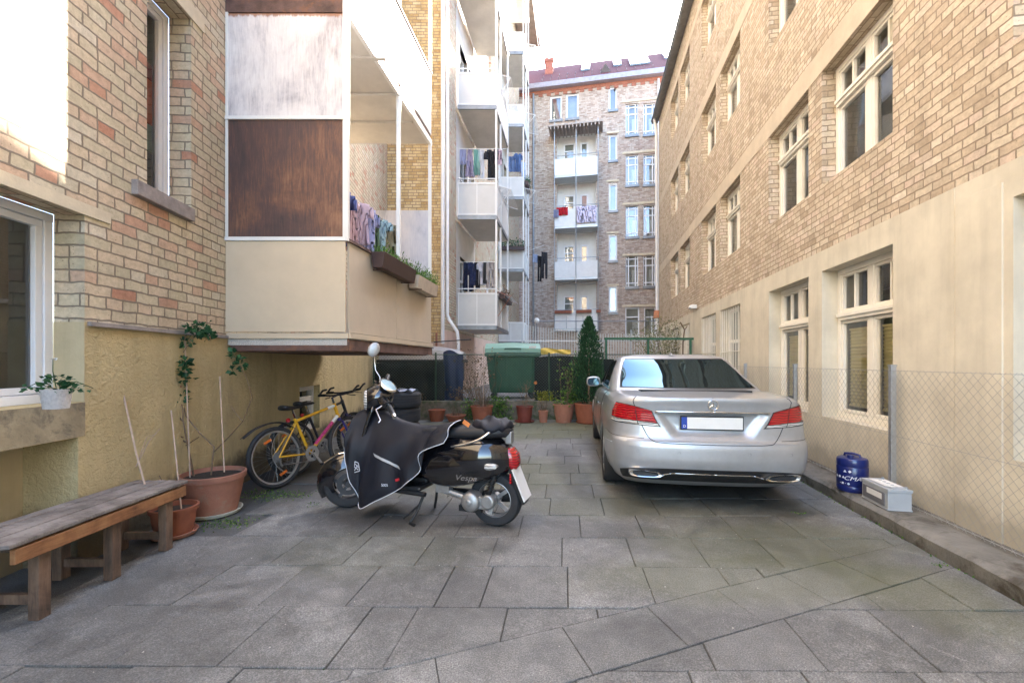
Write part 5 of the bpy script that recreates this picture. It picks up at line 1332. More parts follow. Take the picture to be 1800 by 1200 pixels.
gl_=N(nt_,'ShaderNodeBsdfGlossy'); gl_.inputs['Color'].default_value=(.42,.74,1,1); gl_.inputs['Roughness'].default_value=.012; mx_=N(nt_,'ShaderNodeMixShader'); mx_.inputs[0].default_value=.11
nt_.links.new(b_.outputs[0],mx_.inputs[1]); nt_.links.new(gl_.outputs[0],mx_.inputs[2]); nt_.links.new(mx_.outputs[0],nt_.nodes['Material Output'].inputs[0])
m_chrome,nt_,b_=newmat('chrome'); b_.inputs['Base Color'].default_value=(.75,.75,.76,1); b_.inputs['Metallic'].default_value=1; b_.inputs['Roughness'].default_value=.09
def lampmat(name,c,e_=0):
    m,nt,b=newmat(name); b.inputs['Roughness'].default_value=.08; b.inputs['Coat Weight'].default_value=1; b.inputs['Coat Roughness'].default_value=.02
    v=coord(nt); wv=N(nt,'ShaderNodeTexWave',bands_direction='Z'); wv.inputs['Scale'].default_value=14; wv.inputs['Distortion'].default_value=4; nt.links.new(v,wv.inputs[0])
    k=mix(nt,ramp(nt,wv.outputs['Fac'],[(.3,g3(0)),(.7,g3(1))]),tuple(x*.4 for x in c),c); nt.links.new(k,b.inputs['Base Color']); bump(nt,b,wv.outputs['Fac'],.12,.01); return m
m_red=lampmat('red_lens',(.50,.008,.014)); m_clear=lampmat('clear_lens',(.6,.58,.55)); m_amber=lampmat('amber_lens',(.6,.2,.03))
car=emp('parked_car',(1.815,3.93,0),-math.atan(.146),'silver saloon car parked with its rear to the viewer beside the kerb','car')
WC=[(1.09,.325),(3.96,.325)]
zs=[.20,.23,.26,.29,.32,.35,.38,.41,.44,.47,.50,.53,.56,.59,.61,.63,.645,.655,.665,.68,.70,.72,.74,.76,.78,.80,.82,.84,.86,.88,.90,.92,.94,.96,.98,1.0,1.015,1.03,1.04,1.05]
s=MB(); ni_=len(base)
for side in (1,-1):
    g_=[[bpt(i,z) for i in range(ni_)] for z in zs]
    for j in range(len(zs)-1):
        for i in range(ni_-1):
            q=[g_[j][i],g_[j][i+1],g_[j+1][i+1],g_[j+1][i]]; c=sum(q,Vector())/4
            if c.x>.7 and any(math.hypot(c.y-wy,c.z-wz)<.365 for wy,wz in WC): continue
            q=[Vector((p.x*side,p.y,p.z)) for p in q]; s.add(q if side>0 else q[::-1],[(0,1,2,3)])
top=[bpt(i,1.05) for i in range(ni_)]; nx_=16
rows=[]
for i in range(ni_):
    p=top[i]; cr_=.022*min(1,max(0,(p.y-.05)/.5)); rows.append([Vector((p.x*u,p.y,p.z+cr_*(1-u*u)+ (.004 if i<30 else 0)*(1-abs(u)))) for u in [k_/nx_*2-1 for k_ in range(nx_+1)]])
for i in range(1,ni_-1):
    for k_ in range(nx_): s.add([rows[i][k_],rows[i][k_+1],rows[i+1][k_+1],rows[i+1][k_]],[(0,1,2,3)])
bo_=s.build('body',m_paint,car,smooth=42)
me=bo_.data; bm=bmesh.new(); bm.from_mesh(me); bmesh.ops.remove_doubles(bm,verts=bm.verts,dist=.0006); bmesh.ops.dissolve_degenerate(bm,edges=bm.edges,dist=.0002); bmesh.ops.recalc_face_normals(bm,faces=bm.faces); bm.to_mesh(me); bm.free(); me.shade_smooth(); me.set_sharp_from_angle(angle=R(42))
# wheel arches
for wy,wz in WC:
    for sd__ in (1,-1):
        s=MB(); rg=[]
        for i in range(25):
            a=PI*(-.12+1.24*i/24); y=wy+.366*math.cos(a); z=wz+.366*math.sin(a); y2=wy+.345*math.cos(a); z2=wz+.345*math.sin(a)
            xx=sint(hwT,min(z,1))*.997
            rg.append([(sd__*xx*.985,y+.012*math.cos(a),z+.012*math.sin(a)),(sd__*xx*1.0,y,z),(sd__*xx*.99,y2,z2),(sd__*.70,y2,z2)])
        s.loft(rg,closed=False); s.build('wheel_arch',m_paint,bo_,smooth=50)
s=MB(); s.box(-.70,.70,.60,4.5,.23,.34); s.box(-.60,.60,.9,4.2,.34,.9); s.build('underbody',m_black,car)
# greenhouse
ghw=[(1.03,.83),(1.10,.81),(1.20,.775),(1.30,.735),(1.40,.685),(1.44,.65),(1.465,.55),(1.48,.46),(1.488,.3)]
ghr=[(1.03,.66),(1.10,.84),(1.20,1.10),(1.30,1.34),(1.40,1.58),(1.44,1.70),(1.465,1.84),(1.48,2.0),(1.488,2.25)]
ghf=[(1.03,3.75),(1.10,3.50),(1.20,3.20),(1.30,2.94),(1.40,2.70),(1.44,2.60),(1.465,2.5),(1.48,2.42),(1.488,2.35)]
go=cr([(0,0),(.35,.028),(.62,.088),(.78,.145),(.88,.20),(.95,.25),(.985,.40),(1,.7)],4)
gf=cr([(1,.7),(.985,.38),(.93,.20),(.8,.10),(.55,.04),(.28,.01),(0,0)],4)
def gring(z,off=0):
    hw_=interp(ghw,z)+off; yr=interp(ghr,z)-off; yf=interp(ghf,z)+off; half=[]
    for p in go: half.append(Vector((p.x*hw_,yr+p.y*min(1,(yf-yr)/2.2),z)))
    for k_ in range(1,8): 
        y=half[len(go)-1].y+(yf-.7*min(1,(yf-yr)/2.2)-half[len(go)-1].y)*k_/8; half.append(Vector((hw_,y,z)))
    for p in gf: half.append(Vector((p.x*hw_,yf-p.y*min(1,(yf-yr)/2.2),z)))
    return half
def fullring(z,off=0):
    h_=gring(z,off); return h_+[Vector((-p.x,p.y,p.z)) for p in h_[-2:0:-1]]
gz=[1.03,1.06,1.10,1.15,1.20,1.25,1.30,1.35,1.40,1.42,1.44,1.455,1.465,1.475,1.48,1.488]
s=MB(); s.loft([fullring(z) for z in gz]); s.add(fullring(1.488),[tuple(range(len(fullring(1.488))))]); s.build('roof',m_paint,car,smooth=40)
def gpatch(name,i0,i1,z0,z1,both_=False,side=1,off=.004,slant=None,mat=m_cglass,parent=car,n=10):
    s=MB(); rg=[]
    for k_ in range(n+1):
        z=z0+(z1-z0)*k_/n; h_=gring(z,off); seg_=h_[i0:i1+1]
        if both_: r_=[Vector((-p.x,p.y,p.z)) for p in seg_[::-1]]+seg_[1:]
        else:
            if slant:
                y0_,y1_=slant(k_/n); ys=[y0_+(y1_-y0_)*q/12 for q in range(13)]
                def at(y):
                    for a,b_ in zip(h_,h_[1:]):
                        if a.y<=y<=b_.y and b_.y>a.y: return a.lerp(b_,(y-a.y)/(b_.y-a.y))
                    return h_[-1] if y>h_[-1].y else h_[0]
                seg_=[at(y) for y in ys]
            r_=[Vector((p.x*side,p.y,p.z)) for p in seg_]
        rg.append(r_)
    s.loft(rg,closed=False); return s.build(name,mat,parent,smooth=60)
ig=[i for i,p in enumerate(go) if p.x<=.90][-1]
gpatch('rear_window_seal',0,ig+1,1.088,1.425,True,off=.003,mat=m_black)
gpatch('rear_window',0,ig,1.10,1.413,True,off=.007)
nf=len(gring(1.2)); 
gpatch('windscreen',nf-16,nf-1,1.08,1.41,True,off=.004) if False else None
for sd__ in (1,-1):
    gpatch('side_window',0,0,1.075,1.40,side=sd__,slant=lambda t:(1.55+.30*t,2.42-.0*t))
    gpatch('side_window',0,0,1.075,1.40,side=sd__,slant=lambda t:(2.50,3.42-.72*t))
    gpatch('window_trim',0,0,1.05,1.074,side=sd__,off=.006,slant=lambda t:(1.3,3.5),mat=m_chrome,n=2)
s=MB(); rg=[]
for k_ in range(9):
    z=1.07+.345*k_/8; h_=gring(z,.005); seg_=[p for p in h_ if p.y>interp(ghf,z)-.12]; seg_=h_[-14:]; rg.append(seg_+[Vector((-p.x,p.y,p.z)) for p in seg_[-2::-1]])
s.loft(rg,closed=False); s.build('windscreen',m_cglass,car,smooth=60)
# lamps
def bpatch(name,fn,mat,off,na=22,nz_=10,parent=bo_,side=1,smooth=60,thick=None):
    s=MB(); rg=[]
    for j in range(nz_+1):
        q=j/nz_; rg.append([bsurf(*fn(i/na,q),off=off,side=side) for i in range(na+1)])
    if side<0: rg=[r[::-1] for r in rg]
    s.loft(rg,closed=False); o=s.build(name,mat,parent,smooth=smooth)
    if thick: sf=o.modifiers.new('t','SOLIDIFY'); sf.thickness=thick; sf.offset=1
    return o
def tl(a0,a1,z0,z1,t,q): return (a0+(a1-a0)*t, z0+(z1-z0)*q)
def light_fn(q0,q1,t0,t1):
    def f(t,q):
        T_=t0+(t1-t0)*t; Q=q0+(q1-q0)*q
        ai=.445+(.545-.445)*Q**.8; ao=1.02-.02*Q
        a=ai+(ao-ai)*T_; zb_=.775+.035*T_; zt_=.925+.062*math.sin(min(1,T_*1.2)*PI/2)
        return (a, zb_+(zt_-zb_)*Q)
    return f
for sd__ in (1,-1):
    l0=bpatch('tail_light',light_fn(0,1,0,1),m_black,.0025,side=sd__)
    bpatch('red_lens',light_fn(.24,.97,.02,.35),m_red,.007,side=sd__,parent=l0); bpatch('red_lens',light_fn(.24,.97,.365,.985),m_red,.007,side=sd__,parent=l0)
    bpatch('clear_lens',light_fn(.05,.20,.02,.35),m_clear,.007,side=sd__,parent=l0); bpatch('clear_lens',light_fn(.05,.20,.365,.985),m_clear,.007,side=sd__,parent=l0)
# seams
def seam(path,name='panel_gap',side=1,r=.0028,mat=m_black,off=.001):
    P_=[bsurf(a,z,off=off,side=side) for a,z in cr(path,6)]; s=MB(); s.tube(P_,r,5); return s.build(name,mat,bo_,smooth=60)
for sd__ in (1,-1):
    seam([(.80,1.05),(.775,1.02),(.74,.985),(.70,.94),(.66,.85),(.62,.78),(.575,.70),(.53,.655),(.45,.638),(.2,.633),(0,.632)],side=sd__,r=.0035)
    seam([(.60,.668),(.8,.672),(1.0,.675),(1.25,.68),(1.42,.66)],side=sd__,r=.0025)
    seam([(2.26,.40),(2.24,.7),(2.2,.95),(2.2,1.04)],side=sd__); seam([(3.35,.3),(3.36,.7),(3.36,1.03)],side=sd__); seam([(4.35,.3),(4.36,.7),(4.36,.98)],side=sd__)
    s=MB(); s.tube([bsurf(2.35,.86,.02,sd__),bsurf(2.42,.862,.04,sd__),bsurf(2.55,.862,.04,sd__),bsurf(2.62,.86,.02,sd__)],.012,8); s.build('door_handle',m_chrome,bo_,smooth=60)
    s=MB(); s.tube([bsurf(3.45,.87,.02,sd__),bsurf(3.52,.872,.04,sd__),bsurf(3.65,.872,.04,sd__),bsurf(3.72,.87,.02,sd__)],.012,8); s.build('door_handle',m_chrome,bo_,smooth=60)
    seam([(.98,.60),(1.15,.585),(1.3,.57)],side=sd__,r=.006,name='reflector',mat=m_paint)
bpatch('chrome_strip',lambda t,q:((t*2-1)*.515,.905+.024*q-.006*abs(t*2-1)),m_chrome,.012,na=30,nz_=3,side=1) if False else None
for sd__ in (1,-1):
    bpatch('chrome_strip',lambda t,q:(t*.515,.908+.022*q-.004*t),m_chrome,.010,na=20,nz_=3,side=sd__,thick=.004)
    bpatch('diffuser',lambda t,q:(t*.86,.27+(.405-.045*t**5-.27)*q),m_black,.003,na=24,nz_=8,side=sd__)
    bpatch('diffuser_strip',lambda t,q:(.0+t*.36,.352+.012*q),m_chrome,.008,na=10,nz_=2,side=sd__,thick=.004)
    bpatch('diffuser_strip',lambda t,q:(.36+t*.16,.352-.045*t+.012*q),m_chrome,.008,na=6,nz_=2,side=sd__,thick=.004)
    # exhaust tip
    s=MB(); ex=[(.44,.335),(.50,.372),(.70,.378),(.735,.355),(.69,.322),(.50,.318)]; ex=cr(ex+[ex[0]],4)[:-1]
    def exr(k_,yo): cx,cz=.585,.348; return [Vector((sd__*(cx+(p.x-cx)*k_),.075+yo+.0*p.x+.06*max(0,p.x-.5),cz+(p.y-cz)*k_)) for p in ex]
    s.loft([exr(1.0,.10),exr(1.06,-.035),exr(1.0,-.045),exr(.80,-.040),exr(.76,.08)]); s.add(exr(.76,.08),[tuple(range(len(ex)))]); s.build('exhaust_tip',m_chrome,bo_,smooth=40)
    s=MB(); s.add(exr(.78,-.005),[tuple(range(len(ex)))]); s.build('exhaust_opening',m_black,bo_)
    for a in (.30,.66):
        s=MB(); p=bsurf(a,.555,.0,sd__); s.lathe([(.012,-.002),(.0135,-.003),(.0135,.0)],16,(p.x,p.y,p.z),axis='y'); s.build('parking_sensor',m_zinc,bo_)
# plate
s=MB(); s.box(-.275,.275,.072,.086,.755,.885); pl=s.build('number_plate',m_black,bo_,bevel=.004)
s=MB(); s.box(-.215,.265,.068,.0715,.767,.873); s.build('plate_face',m_white,pl)
s=MB(); s.box(-.265,-.2155,.068,.0715,.767,.873); s.build('blue_band',M('eu_blue',(.01,.05,.35),.4,0,.02),pl)
text('D',.034,'country_letter',m_white,pl,Tl(-.24,.0672,.790)@Matrix.Rotation(R(90),4,'X'))
# star badge
s=MB(); c0=Vector((0,.035,.988)); s.tube([c0+Vector((.043*math.cos(a*PI/16),.0,.043*math.sin(a*PI/16))) for a in range(32)],.0035,6,closed=True)
for k_ in range(3):
    a=PI/2+k_*2*PI/3; d=Vector((math.cos(a),0,math.sin(a))); n_=Vector((-math.sin(a),0,math.cos(a)))
    s.add([c0+d*.042,c0+n_*.007-d*.002,c0+Vector((0,-.006,0)),c0-n_*.007-d*.002],[(0,1,2),(0,2,3)])
s.build('badge',m_chrome,bo_,smooth=30)
s=MB(); s.add([(-.012,1.78,1.468),(.012,1.78,1.468),(.012,1.95,1.478),(-.012,1.95,1.478),(0,1.80,1.50),(0,1.84,1.515),(0,1.94,1.488)],[(0,4,1),(0,3,6,5,4),(1,4,5,6,2),(2,6,3)]); s.box(-.03,.03,1.76,1.98,1.462,1.472); s.build('roof_antenna',m_paint,car,smooth=40)
# mirrors
for sd__ in (1,-1):
    s=MB(); s.loft([[Vector((sd__*.95+q.y*sd__,3.0+yy,1.07+q.z)) for q in ell(0,0,hz,hx,20,3.2)] for yy,hz,hx in ((.09,.03,.05),(.06,.065,.09),(0,.08,.11),(-.04,.075,.108),(-.05,.066,.098))],caps=True); s.bar((sd__*.84,3.02,1.03),(sd__*.93,3.0,1.045),.05,.03); mo_=s.build('wing_mirror',m_paint,car,smooth=60)
    s=MB(); s.loft([[Vector((sd__*.95+q.y*sd__,2.948+yy,1.07+q.z)) for q in ell(0,0,.06,.09,20,3.2)] for yy in (0,-.003)],caps=True); s.build('mirror_glass',m_cglass,mo_,smooth=60)
# wheels
m_rub=bpy.data.materials['tyre_rubber']; wp_=None
for wy,wz in WC:
    for sd__ in (1,-1):
        w_=emp('w',(sd__*.80,wy,wz)); bpy.data.objects.remove(w_)
        s=MB(); s.lathe([(.225,-.11),(.27,-.122),(.305,-.118),(.322,-.095),(.327,-.05),(.327,.05),(.322,.095),(.305,.118),(.27,.122),(.225,.11)],44,(0,0,0),axis='x')
        t_=s.build('wheel',m_rub,car,smooth=35,loc=(sd__*.795,wy,wz-.0)); t_.rotation_euler=(0,0,0 if sd__>0 else PI)
        s=MB(); s.lathe([(.226,-.11),(.21,-.09),(.205,.02),(.212,.095),(.228,.108)],40,axis='x')
        for k_ in range(10):
            a=2*PI*(k_//2)/5+(.14 if k_%2 else -.14); d=Vector((0,math.cos(a),math.sin(a))); s.bar(Vector((.085,0,0))+d*.03,Vector((.095,0,0))+d*.215,.028,.03,up=(1,0,0))
        s.lathe([(0,.10),(.03,.10),(.05,.085),(.05,.05)],16,axis='x'); s.build('rim',m_steel,t_,smooth=40)
        s=MB(); s.lathe([(0,.03),(.16,.03),(.16,.0),(0,.0)],24,axis='x'); s.build('brake_disc',m_black,t_)
s=MB(); s.box(-.55,.55,.62,.80,1.065,1.085); s.build('parcel_shelf',m_black,car)

# ================= SCOOTER =================
so_=Vector((-.135,3.715,0)); sth=math.atan2(.485,-1.465)
scoot=emp('motor_scooter',so_,sth,'glossy black motor scooter with a black apron cover, parked on its stand','scooter')
su=Vector((math.cos(sth),math.sin(sth))); sl2=Vector((-su.y,su.x))
def SP(px,py,y=0):
    k=(px-900)/F; x=(k*(so_.y+y*sl2.y)-(so_.x+y*sl2.x))/(su.x-k*su.y); Y=so_.y+su.y*x+sl2.y*y
    return Vector((x,y,H-(py-HY)/F*Y))
m_gloss,nt_,b_=newmat('gloss_black'); b_.inputs['Base Color'].default_value=(.006,.006,.008,1); b_.inputs['Roughness'].default_value=.12; b_.inputs['Coat Weight'].default_value=1; b_.inputs['Coat Roughness'].default_value=.02
m_fab=M('black_apron_cloth',(.007,.008,.014),.55,0,.3,4,260,.25,spec=.4)
m_alu=M('cast_aluminium',(.38,.38,.38),.42,.75,.15,20,90,.25)
def tyre(name,parent,c,r,w_,T=None):
    s=MB(); s.lathe([(r*.62,-w_*.36),(r*.78,-w_*.48),(r*.92,-w_*.44),(r*.985,-w_*.25),(r,0),(r*.985,w_*.25),(r*.92,w_*.44),(r*.78,w_*.48),(r*.62,w_*.36)],44,(0,0,0),axis='y',T=T)
    return s.build(name,m_rub,parent,smooth=35,loc=c)
WR=.228
rw=tyre('wheel',scoot,(0,0,WR),WR,.13)
s=MB(); s.lathe([(.148,-.05),(.140,-.03),(.135,.03),(.145,.052),(.15,.05)],36,axis='y')
for k_ in range(5):
    a=2*PI*k_/5; s.bar((0.03*math.cos(a),.02,.03*math.sin(a)),(.14*math.cos(a),.035,.14*math.sin(a)),.03,.02,up=(0,1,0))
s.lathe([(0,.05),(.035,.05),(.045,.03),(.045,-.03)],18,axis='y'); s.build('rim',m_alu,rw,smooth=40)
# steered front assembly
st=Matrix.Translation((1.46,0,WR))@Rz(R(30))
fw=tyre('wheel',scoot,(1.50,0,WR),WR,.12); fw.rotation_euler=(0,0,R(34))
s=MB(); s.lathe([(.148,-.045),(.138,-.03),(.138,.03),(.148,.048)],36,axis='y')
for k_ in range(5):
    a=2*PI*k_/5+.3; s.bar((0.03*math.cos(a),.02,.03*math.sin(a)),(.14*math.cos(a),.03,.14*math.sin(a)),.028,.02,up=(0,1,0))
s.lathe([(0,.06),(.03,.06),(.04,.03),(.04,-.03)],18,axis='y'); s.lathe([(.06,.045),(.105,.045),(.105,.05),(.06,.05)],24,axis='y'); s.build('rim',M('dark_rim',(.05,.05,.055),.4,.5),fw,smooth=40)
# fender: lofted shell over the front wheel
s=MB(); rg=[]
for i in range(15):
    a=R(-28)+R(205)*i/14; rr=.285+.02*math.sin(a); cx=rr*math.cos(a); cz=rr*math.sin(a); hw_=.105*(.55+.45*math.sin(max(0,min(PI,a+.3)))); ring=[]
    for k_ in range(11):
        b__=PI*k_/10; y=hw_*math.cos(b__); dr=-.15*(abs(math.cos(b__))**2.2); ring.append(Vector((cx+dr*math.cos(a),y,cz+dr*math.sin(a))))
    rg.append([Rz(R(34))@p for p in ring])
s.loft(rg,closed=False); o=s.build('front_fender',m_gloss,scoot,smooth=60,loc=(1.50,0,WR)); sf=o.modifiers.new('t','SOLIDIFY'); sf.thickness=.006
s=MB(); 
for sgn in (-1,): s.tube([Rz(R(34))@Vector((0,.085*sgn,0)),Rz(R(34))@Vector((-.05,.085*sgn,.18)),Vector((-.12,0,.32)),Vector((-.22,0,.62))],.022,8)
s.build('fork',m_alu,scoot,loc=(1.50,0,WR),smooth=60)
s=MB(); s.tube([Rz(R(34))@Vector((.21,.075,.22)),Rz(R(34))@Vector((.08,.10,.30)),Rz(R(34))@Vector((-.1,.11,.33))],.007,6); s.build('fender_trim',m_chrome,scoot,loc=(1.50,0,WR))
# leg shield
s=MB(); rg=[]
for i in range(13):
    t=i/12; z=.30+.68*t; xc=1.22+.05*math.sin(t*PI)-.08*t; hw_=.15+.02*math.sin(t*PI)-.05*t*t; rg.append([Vector((xc+.07*(1-(u*u))+.0,hw_*u,z)) for u in [k_/10*2-1 for k_ in range(11)]])
s.loft(rg,closed=False); o=s.build('leg_shield',m_gloss,scoot,smooth=60); sf=o.modifiers.new('t','SOLIDIFY'); sf.thickness=.03; sf.offset=0

# floorboard, frame tunnel
s=MB(); s.box(.62,1.22,-.19,.19,.27,.315); s.box(.62,1.2,-.07,.07,.315,.36); s.build('floorboard',m_black,scoot,bevel=.02)
s=MB(); s.tube([(.58,.17,.25),(1.2,.17,.27)],.022,8); s.build('frame_tube',m_black,scoot,smooth=60)
# rear body
s=MB()
s.loft([ell(x,zc,hz,hy) for x,zc,hz,hy in ((-.17,.56,.02,.03),(-.155,.565,.07,.07),(-.12,.57,.115,.115),(-.06,.575,.155,.16),(.03,.57,.19,.205),(.12,.565,.205,.225),(.26,.56,.21,.225),(.40,.555,.205,.21),(.52,.54,.19,.18),(.62,.52,.17,.14),(.68,.50,.14,.10))],caps=True)
s.build('rear_body',m_gloss,scoot,smooth=60)
for sgn in (1,-1):  # side cowls
    s=MB(); rg=[]
    for i in range(15):
        t=i/14; x=.60-.71*t; hz=.19*math.sin(PI*(.06+.90*t))**.6*(1-.30*t); zc=.465+.09*t; hy=.085*math.sin(PI*(.05+.9*t))**.5
        rg.append([Vector((x,sgn*(.165-.09*t*t+hy*max(0,math.cos(a_))*1.0),zc+hz*math.sin(a_))) for a_ in [ -PI/2+PI*k_/12 for k_ in range(13)]])
    s.loft(rg,closed=False); s.build('side_cowl',m_gloss,scoot,smooth=70)
text('Vespa',.062,'lettering',m_chrome,scoot,Matrix.Translation(SP(818,840,.262))@Rz(R(180+6))@Matrix.Rotation(R(90),4,'X'),shear=.3,sx=1.25)
# seat and bag
s=MB()
s.loft([ell(x,zc,hz,hy,24,2.6) for x,zc,hz,hy in ((-.14,.80,.02,.05),(-.10,.80,.05,.11),(0,.80,.06,.145),(.15,.79,.06,.15),(.30,.775,.055,.14),(.5,.77,.055,.13),(.66,.76,.04,.09),(.70,.76,.01,.04))],caps=True); s.build('seat',M('seat_vinyl',(.018,.018,.02),.5,0,.15,9,200,.2),scoot,smooth=60)
random.seed(4); s=MB(); s.ball((.03,.0,.835),(.17,.16,.075),26,16)
s.v=[Vector((p.x+.012*math.sin(p.y*40+p.z*30),p.y+.01*math.sin(p.x*50),p.z+.014*math.sin(p.x*38+p.y*31)+.006*math.sin(p.x*90))) for p in s.v]
s.build('rolled_cover',m_fab,scoot,smooth=60)
s=MB(); c=SP(821,743,.1); s.bar(c+Vector((.025,.02,.015)),c-Vector((.03,-.02,.02)),.035,.006,up=(0,1,0)); s.build('orange_tag',M('orange_tag',(.6,.2,.05),.6),scoot)
# chrome grab rail
s=MB(); s.tube(cr([SP(793,784,.19),SP(815,781,.19),SP(842,772,.18),SP(862,758,.14),SP(867,750,.06),Vector((-.14,-.06,.85)),Vector((-.06,-.15,.82)),Vector((.2,-.18,.72))],6),.011,8); s.build('grab_rail',m_chrome,scoot,smooth=60)
s=MB(); s.box(-.15,-.10,-.03,.05,.70,.80); s.build('rail_bracket',m_alu,scoot,bevel=.008)
# tail lamp
s=MB(); s.loft([ell(x,zc,hz,hy,20,3) for x,zc,hz,hy in ((-.06,.60,.055,.07),(-.10,.595,.085,.086),(-.155,.575,.09,.084),(-.195,.555,.065,.065),(-.21,.545,.02,.03))],caps=True); s.build('tail_light',m_red,scoot,smooth=60)
s=MB(); s.tube([ell(-.10,.597,.09,.091,20,3)[k_] for k_ in range(20)],.008,6,closed=True); s.build('lamp_bezel',m_chrome,scoot,smooth=60)
s=MB(); s.loft([ell(-.09+.0,.52,.0,.0,16)]*0+[[Vector((-.0+.075*math.cos(a),yy,.535+.028*math.sin(a)-.0)) for a in [2*PI*k_/18 for k_ in range(18)]] for yy in (.13,.19)]+[[Vector((-.0+.05*math.cos(a),.20,.535+.018*math.sin(a))) for a in [2*PI*k_/18 for k_ in range(18)]]],caps=True); s.build('turn_signal',m_clear,scoot,smooth=50)
# plate + mudguard
s=MB(); s.add([(-.13,-.06,.52),(-.13,.06,.52),(-.27,.06,.22),(-.27,-.06,.22),(-.12,-.06,.50),(-.12,.06,.50),(-.25,.06,.21),(-.25,-.06,.21)],[(0,1,2,3),(7,6,5,4),(0,4,5,1),(1,5,6,2),(2,6,7,3),(3,7,4,0)]); s.build('mudguard',m_black,scoot)
s=MB(); a_=Vector((-.16,0,.495)); b__=Vector((-.265,0,.245)); n_=Vector((-.9,0,.4)).normalized()*.01
s.add([a_+Vector((0,-.10,0))+n_,a_+Vector((0,.10,0))+n_,b__+Vector((0,.10,0))+n_,b__+Vector((0,-.10,0))+n_,a_+Vector((0,-.10,0))+n_*2,a_+Vector((0,.10,0))+n_*2,b__+Vector((0,.10,0))+n_*2,b__+Vector((0,-.10,0))+n_*2],[(0,1,2,3),(7,6,5,4),(0,4,5,1),(1,5,6,2),(2,6,7,3),(3,7,4,0)]); s.build('number_plate',m_white,scoot)
s=MB(); s.box(-.16,-.145,.06,.075,.38,.46); s.build('side_reflector',m_red,scoot)
# engine, exhaust, shock
s=MB(); s.lathe([(0,.19),(.045,.19),(.075,.175),(.085,.15),(.085,.08)],24,(.17,0,.225),axis='y'); s.lathe([(0,.165),(.05,.165),(.062,.15),(.062,.09)],24,(.02,0,.235),axis='y')
s.box(.0,.20,.09,.15,.17,.27); s.lathe([(0,.20),(.02,.20),(.03,.185)],16,(.17,0,.225),axis='y'); s.build('engine_cover',m_alu,scoot,smooth=45,bevel=.006)
s=MB(); s.tube([(.22,.13,.25),(.45,.13,.30)],.028,10); s.box(.36,.48,.09,.17,.28,.37); s.build('swing_arm',m_alu,scoot,smooth=45)
s=MB(); s.box(.10,.30,-.06,.10,.12,.17); s.tube([(.5,-.1,.22),(.1,-.14,.2),(-.12,-.15,.22)],[.03,.05,.06],12); s.build('exhaust',m_black,scoot,smooth=45)
s=MB(); s.tube([(.03,.13,.26),(-.03,.11,.45)],.022,10); 
for i in range(8): s.lathe([(.022,0),(.034,.004),(.022,.008)],14,(.03-.0075*i,.13-.0025*i,.28+.022*i))
s.build('shock_absorber',m_black,scoot,smooth=45)
s=MB(); s.tube([(.62,.12,.24),(.66,.17,.10),(.70,.22,.012)],.013,8); s.tube([(.62,-.12,.24),(.66,-.17,.10),(.70,-.22,.012)],.013,8); s.tube([(.64,.15,.16),(.78,.19,.03)],.009,8); s.tube([(.70,.22,.012),(.64,.25,.012)],.014,8); s.build('centre_stand',m_black,scoot)
# headset (turned with the bars)
hs=Matrix.Translation((1.14,0,1.08))@Rz(R(38))@Matrix.Rotation(R(-24),4,'X')@Matrix.Scale(1.12,4)
s=MB(); s.loft([[hs@q for q in ell(x,zc,hz,hy,22,2.3)] for x,zc,hz,hy in ((-.10,.0,.02,.03),(-.085,-.005,.05,.07),(-.03,-.01,.085,.105),(.05,-.03,.10,.11),(.11,-.05,.09,.09),(.135,-.055,.05,.05))],caps=True)
s.loft([[hs@Vector((x_+.055*math.cos(a),y_,.0+.035*math.sin(a)+zo)) for a in [2*PI*k_/14 for k_ in range(14)]] for x_,y_,zo in ((0,-.08,0),(-.03,-.17,.0),(-.05,-.20,.0))],caps=True)
s.loft([[hs@Vector((x_+.045*math.cos(a),y_,.0+.035*math.sin(a)+zo)) for a in [2*PI*k_/14 for k_ in range(14)]] for x_,y_,zo in ((0,.08,0),(-.03,.17,.0),(-.05,.20,.0))],caps=True)
hd=s.build('headset',m_gloss,scoot,smooth=60)
s=MB(); Td=hs@Matrix.Translation((-.05,0,.075))@Matrix.Rotation(R(-28),4,'Y'); s.lathe([(.062,0),(.07,.006),(.066,.016),(.058,.018)],30,T=Td@Matrix.Diagonal((1.15,1.5,1,1))); s.build('dial_bezel',m_chrome,hd,smooth=60)
s=MB(); s.lathe([(0,.014),(.06,.013)],30,T=Td@Matrix.Diagonal((1.15,1.5,1,1))); s.build('dial_glass',M('pale_glass',(.35,.5,.56),.06,0,.2,20,30,0,spec=1,coat=1),hd,smooth=60)
s=MB(); s.lathe([(0,.14),(.075,.135),(.085,.12),(.085,.1)],24,T=hs@Matrix.Translation((0,0,-.05))@Matrix.Rotation(R(90),4,'Y')@Matrix.Translation((0,0,-.0))); s.build('headlight',m_clear,hd,smooth=60)
for sgn in (1,-1):
    s=MB(); s.tube([hs@Vector((-.05,sgn*.20,0)),hs@Vector((-.075,sgn*.34,-.005))],[.023,.024],12); s.build('grip',m_black,hd,smooth=60)
    s=MB(); s.tube([hs@Vector((-.075,sgn*.34,-.005)),hs@Vector((-.08,sgn*.37,-.006))],[.022,.018],12); s.tube([hs@Vector((-.048,sgn*.195,0)),hs@Vector((-.052,sgn*.215,0))],.0225,12); s.build('bar_end',m_chrome,hd,smooth=60)
    s=MB(); s.tube([hs@Vector((-.02,sgn*.17,.0)),hs@Vector((.05,sgn*.22,-.02)),hs@Vector((.02,sgn*.33,-.05)),hs@Vector((.035,sgn*.36,-.055))],.007,8); s.build('brake_lever',m_chrome,hd,smooth=60)
s=MB(); p0=hs@Vector((.0,-.20,.03)); p1=P(660,650,4.28); p1=Rz(-sth)@(p1-so_); p2=Rz(-sth)@(P(657,620,4.26)-so_)
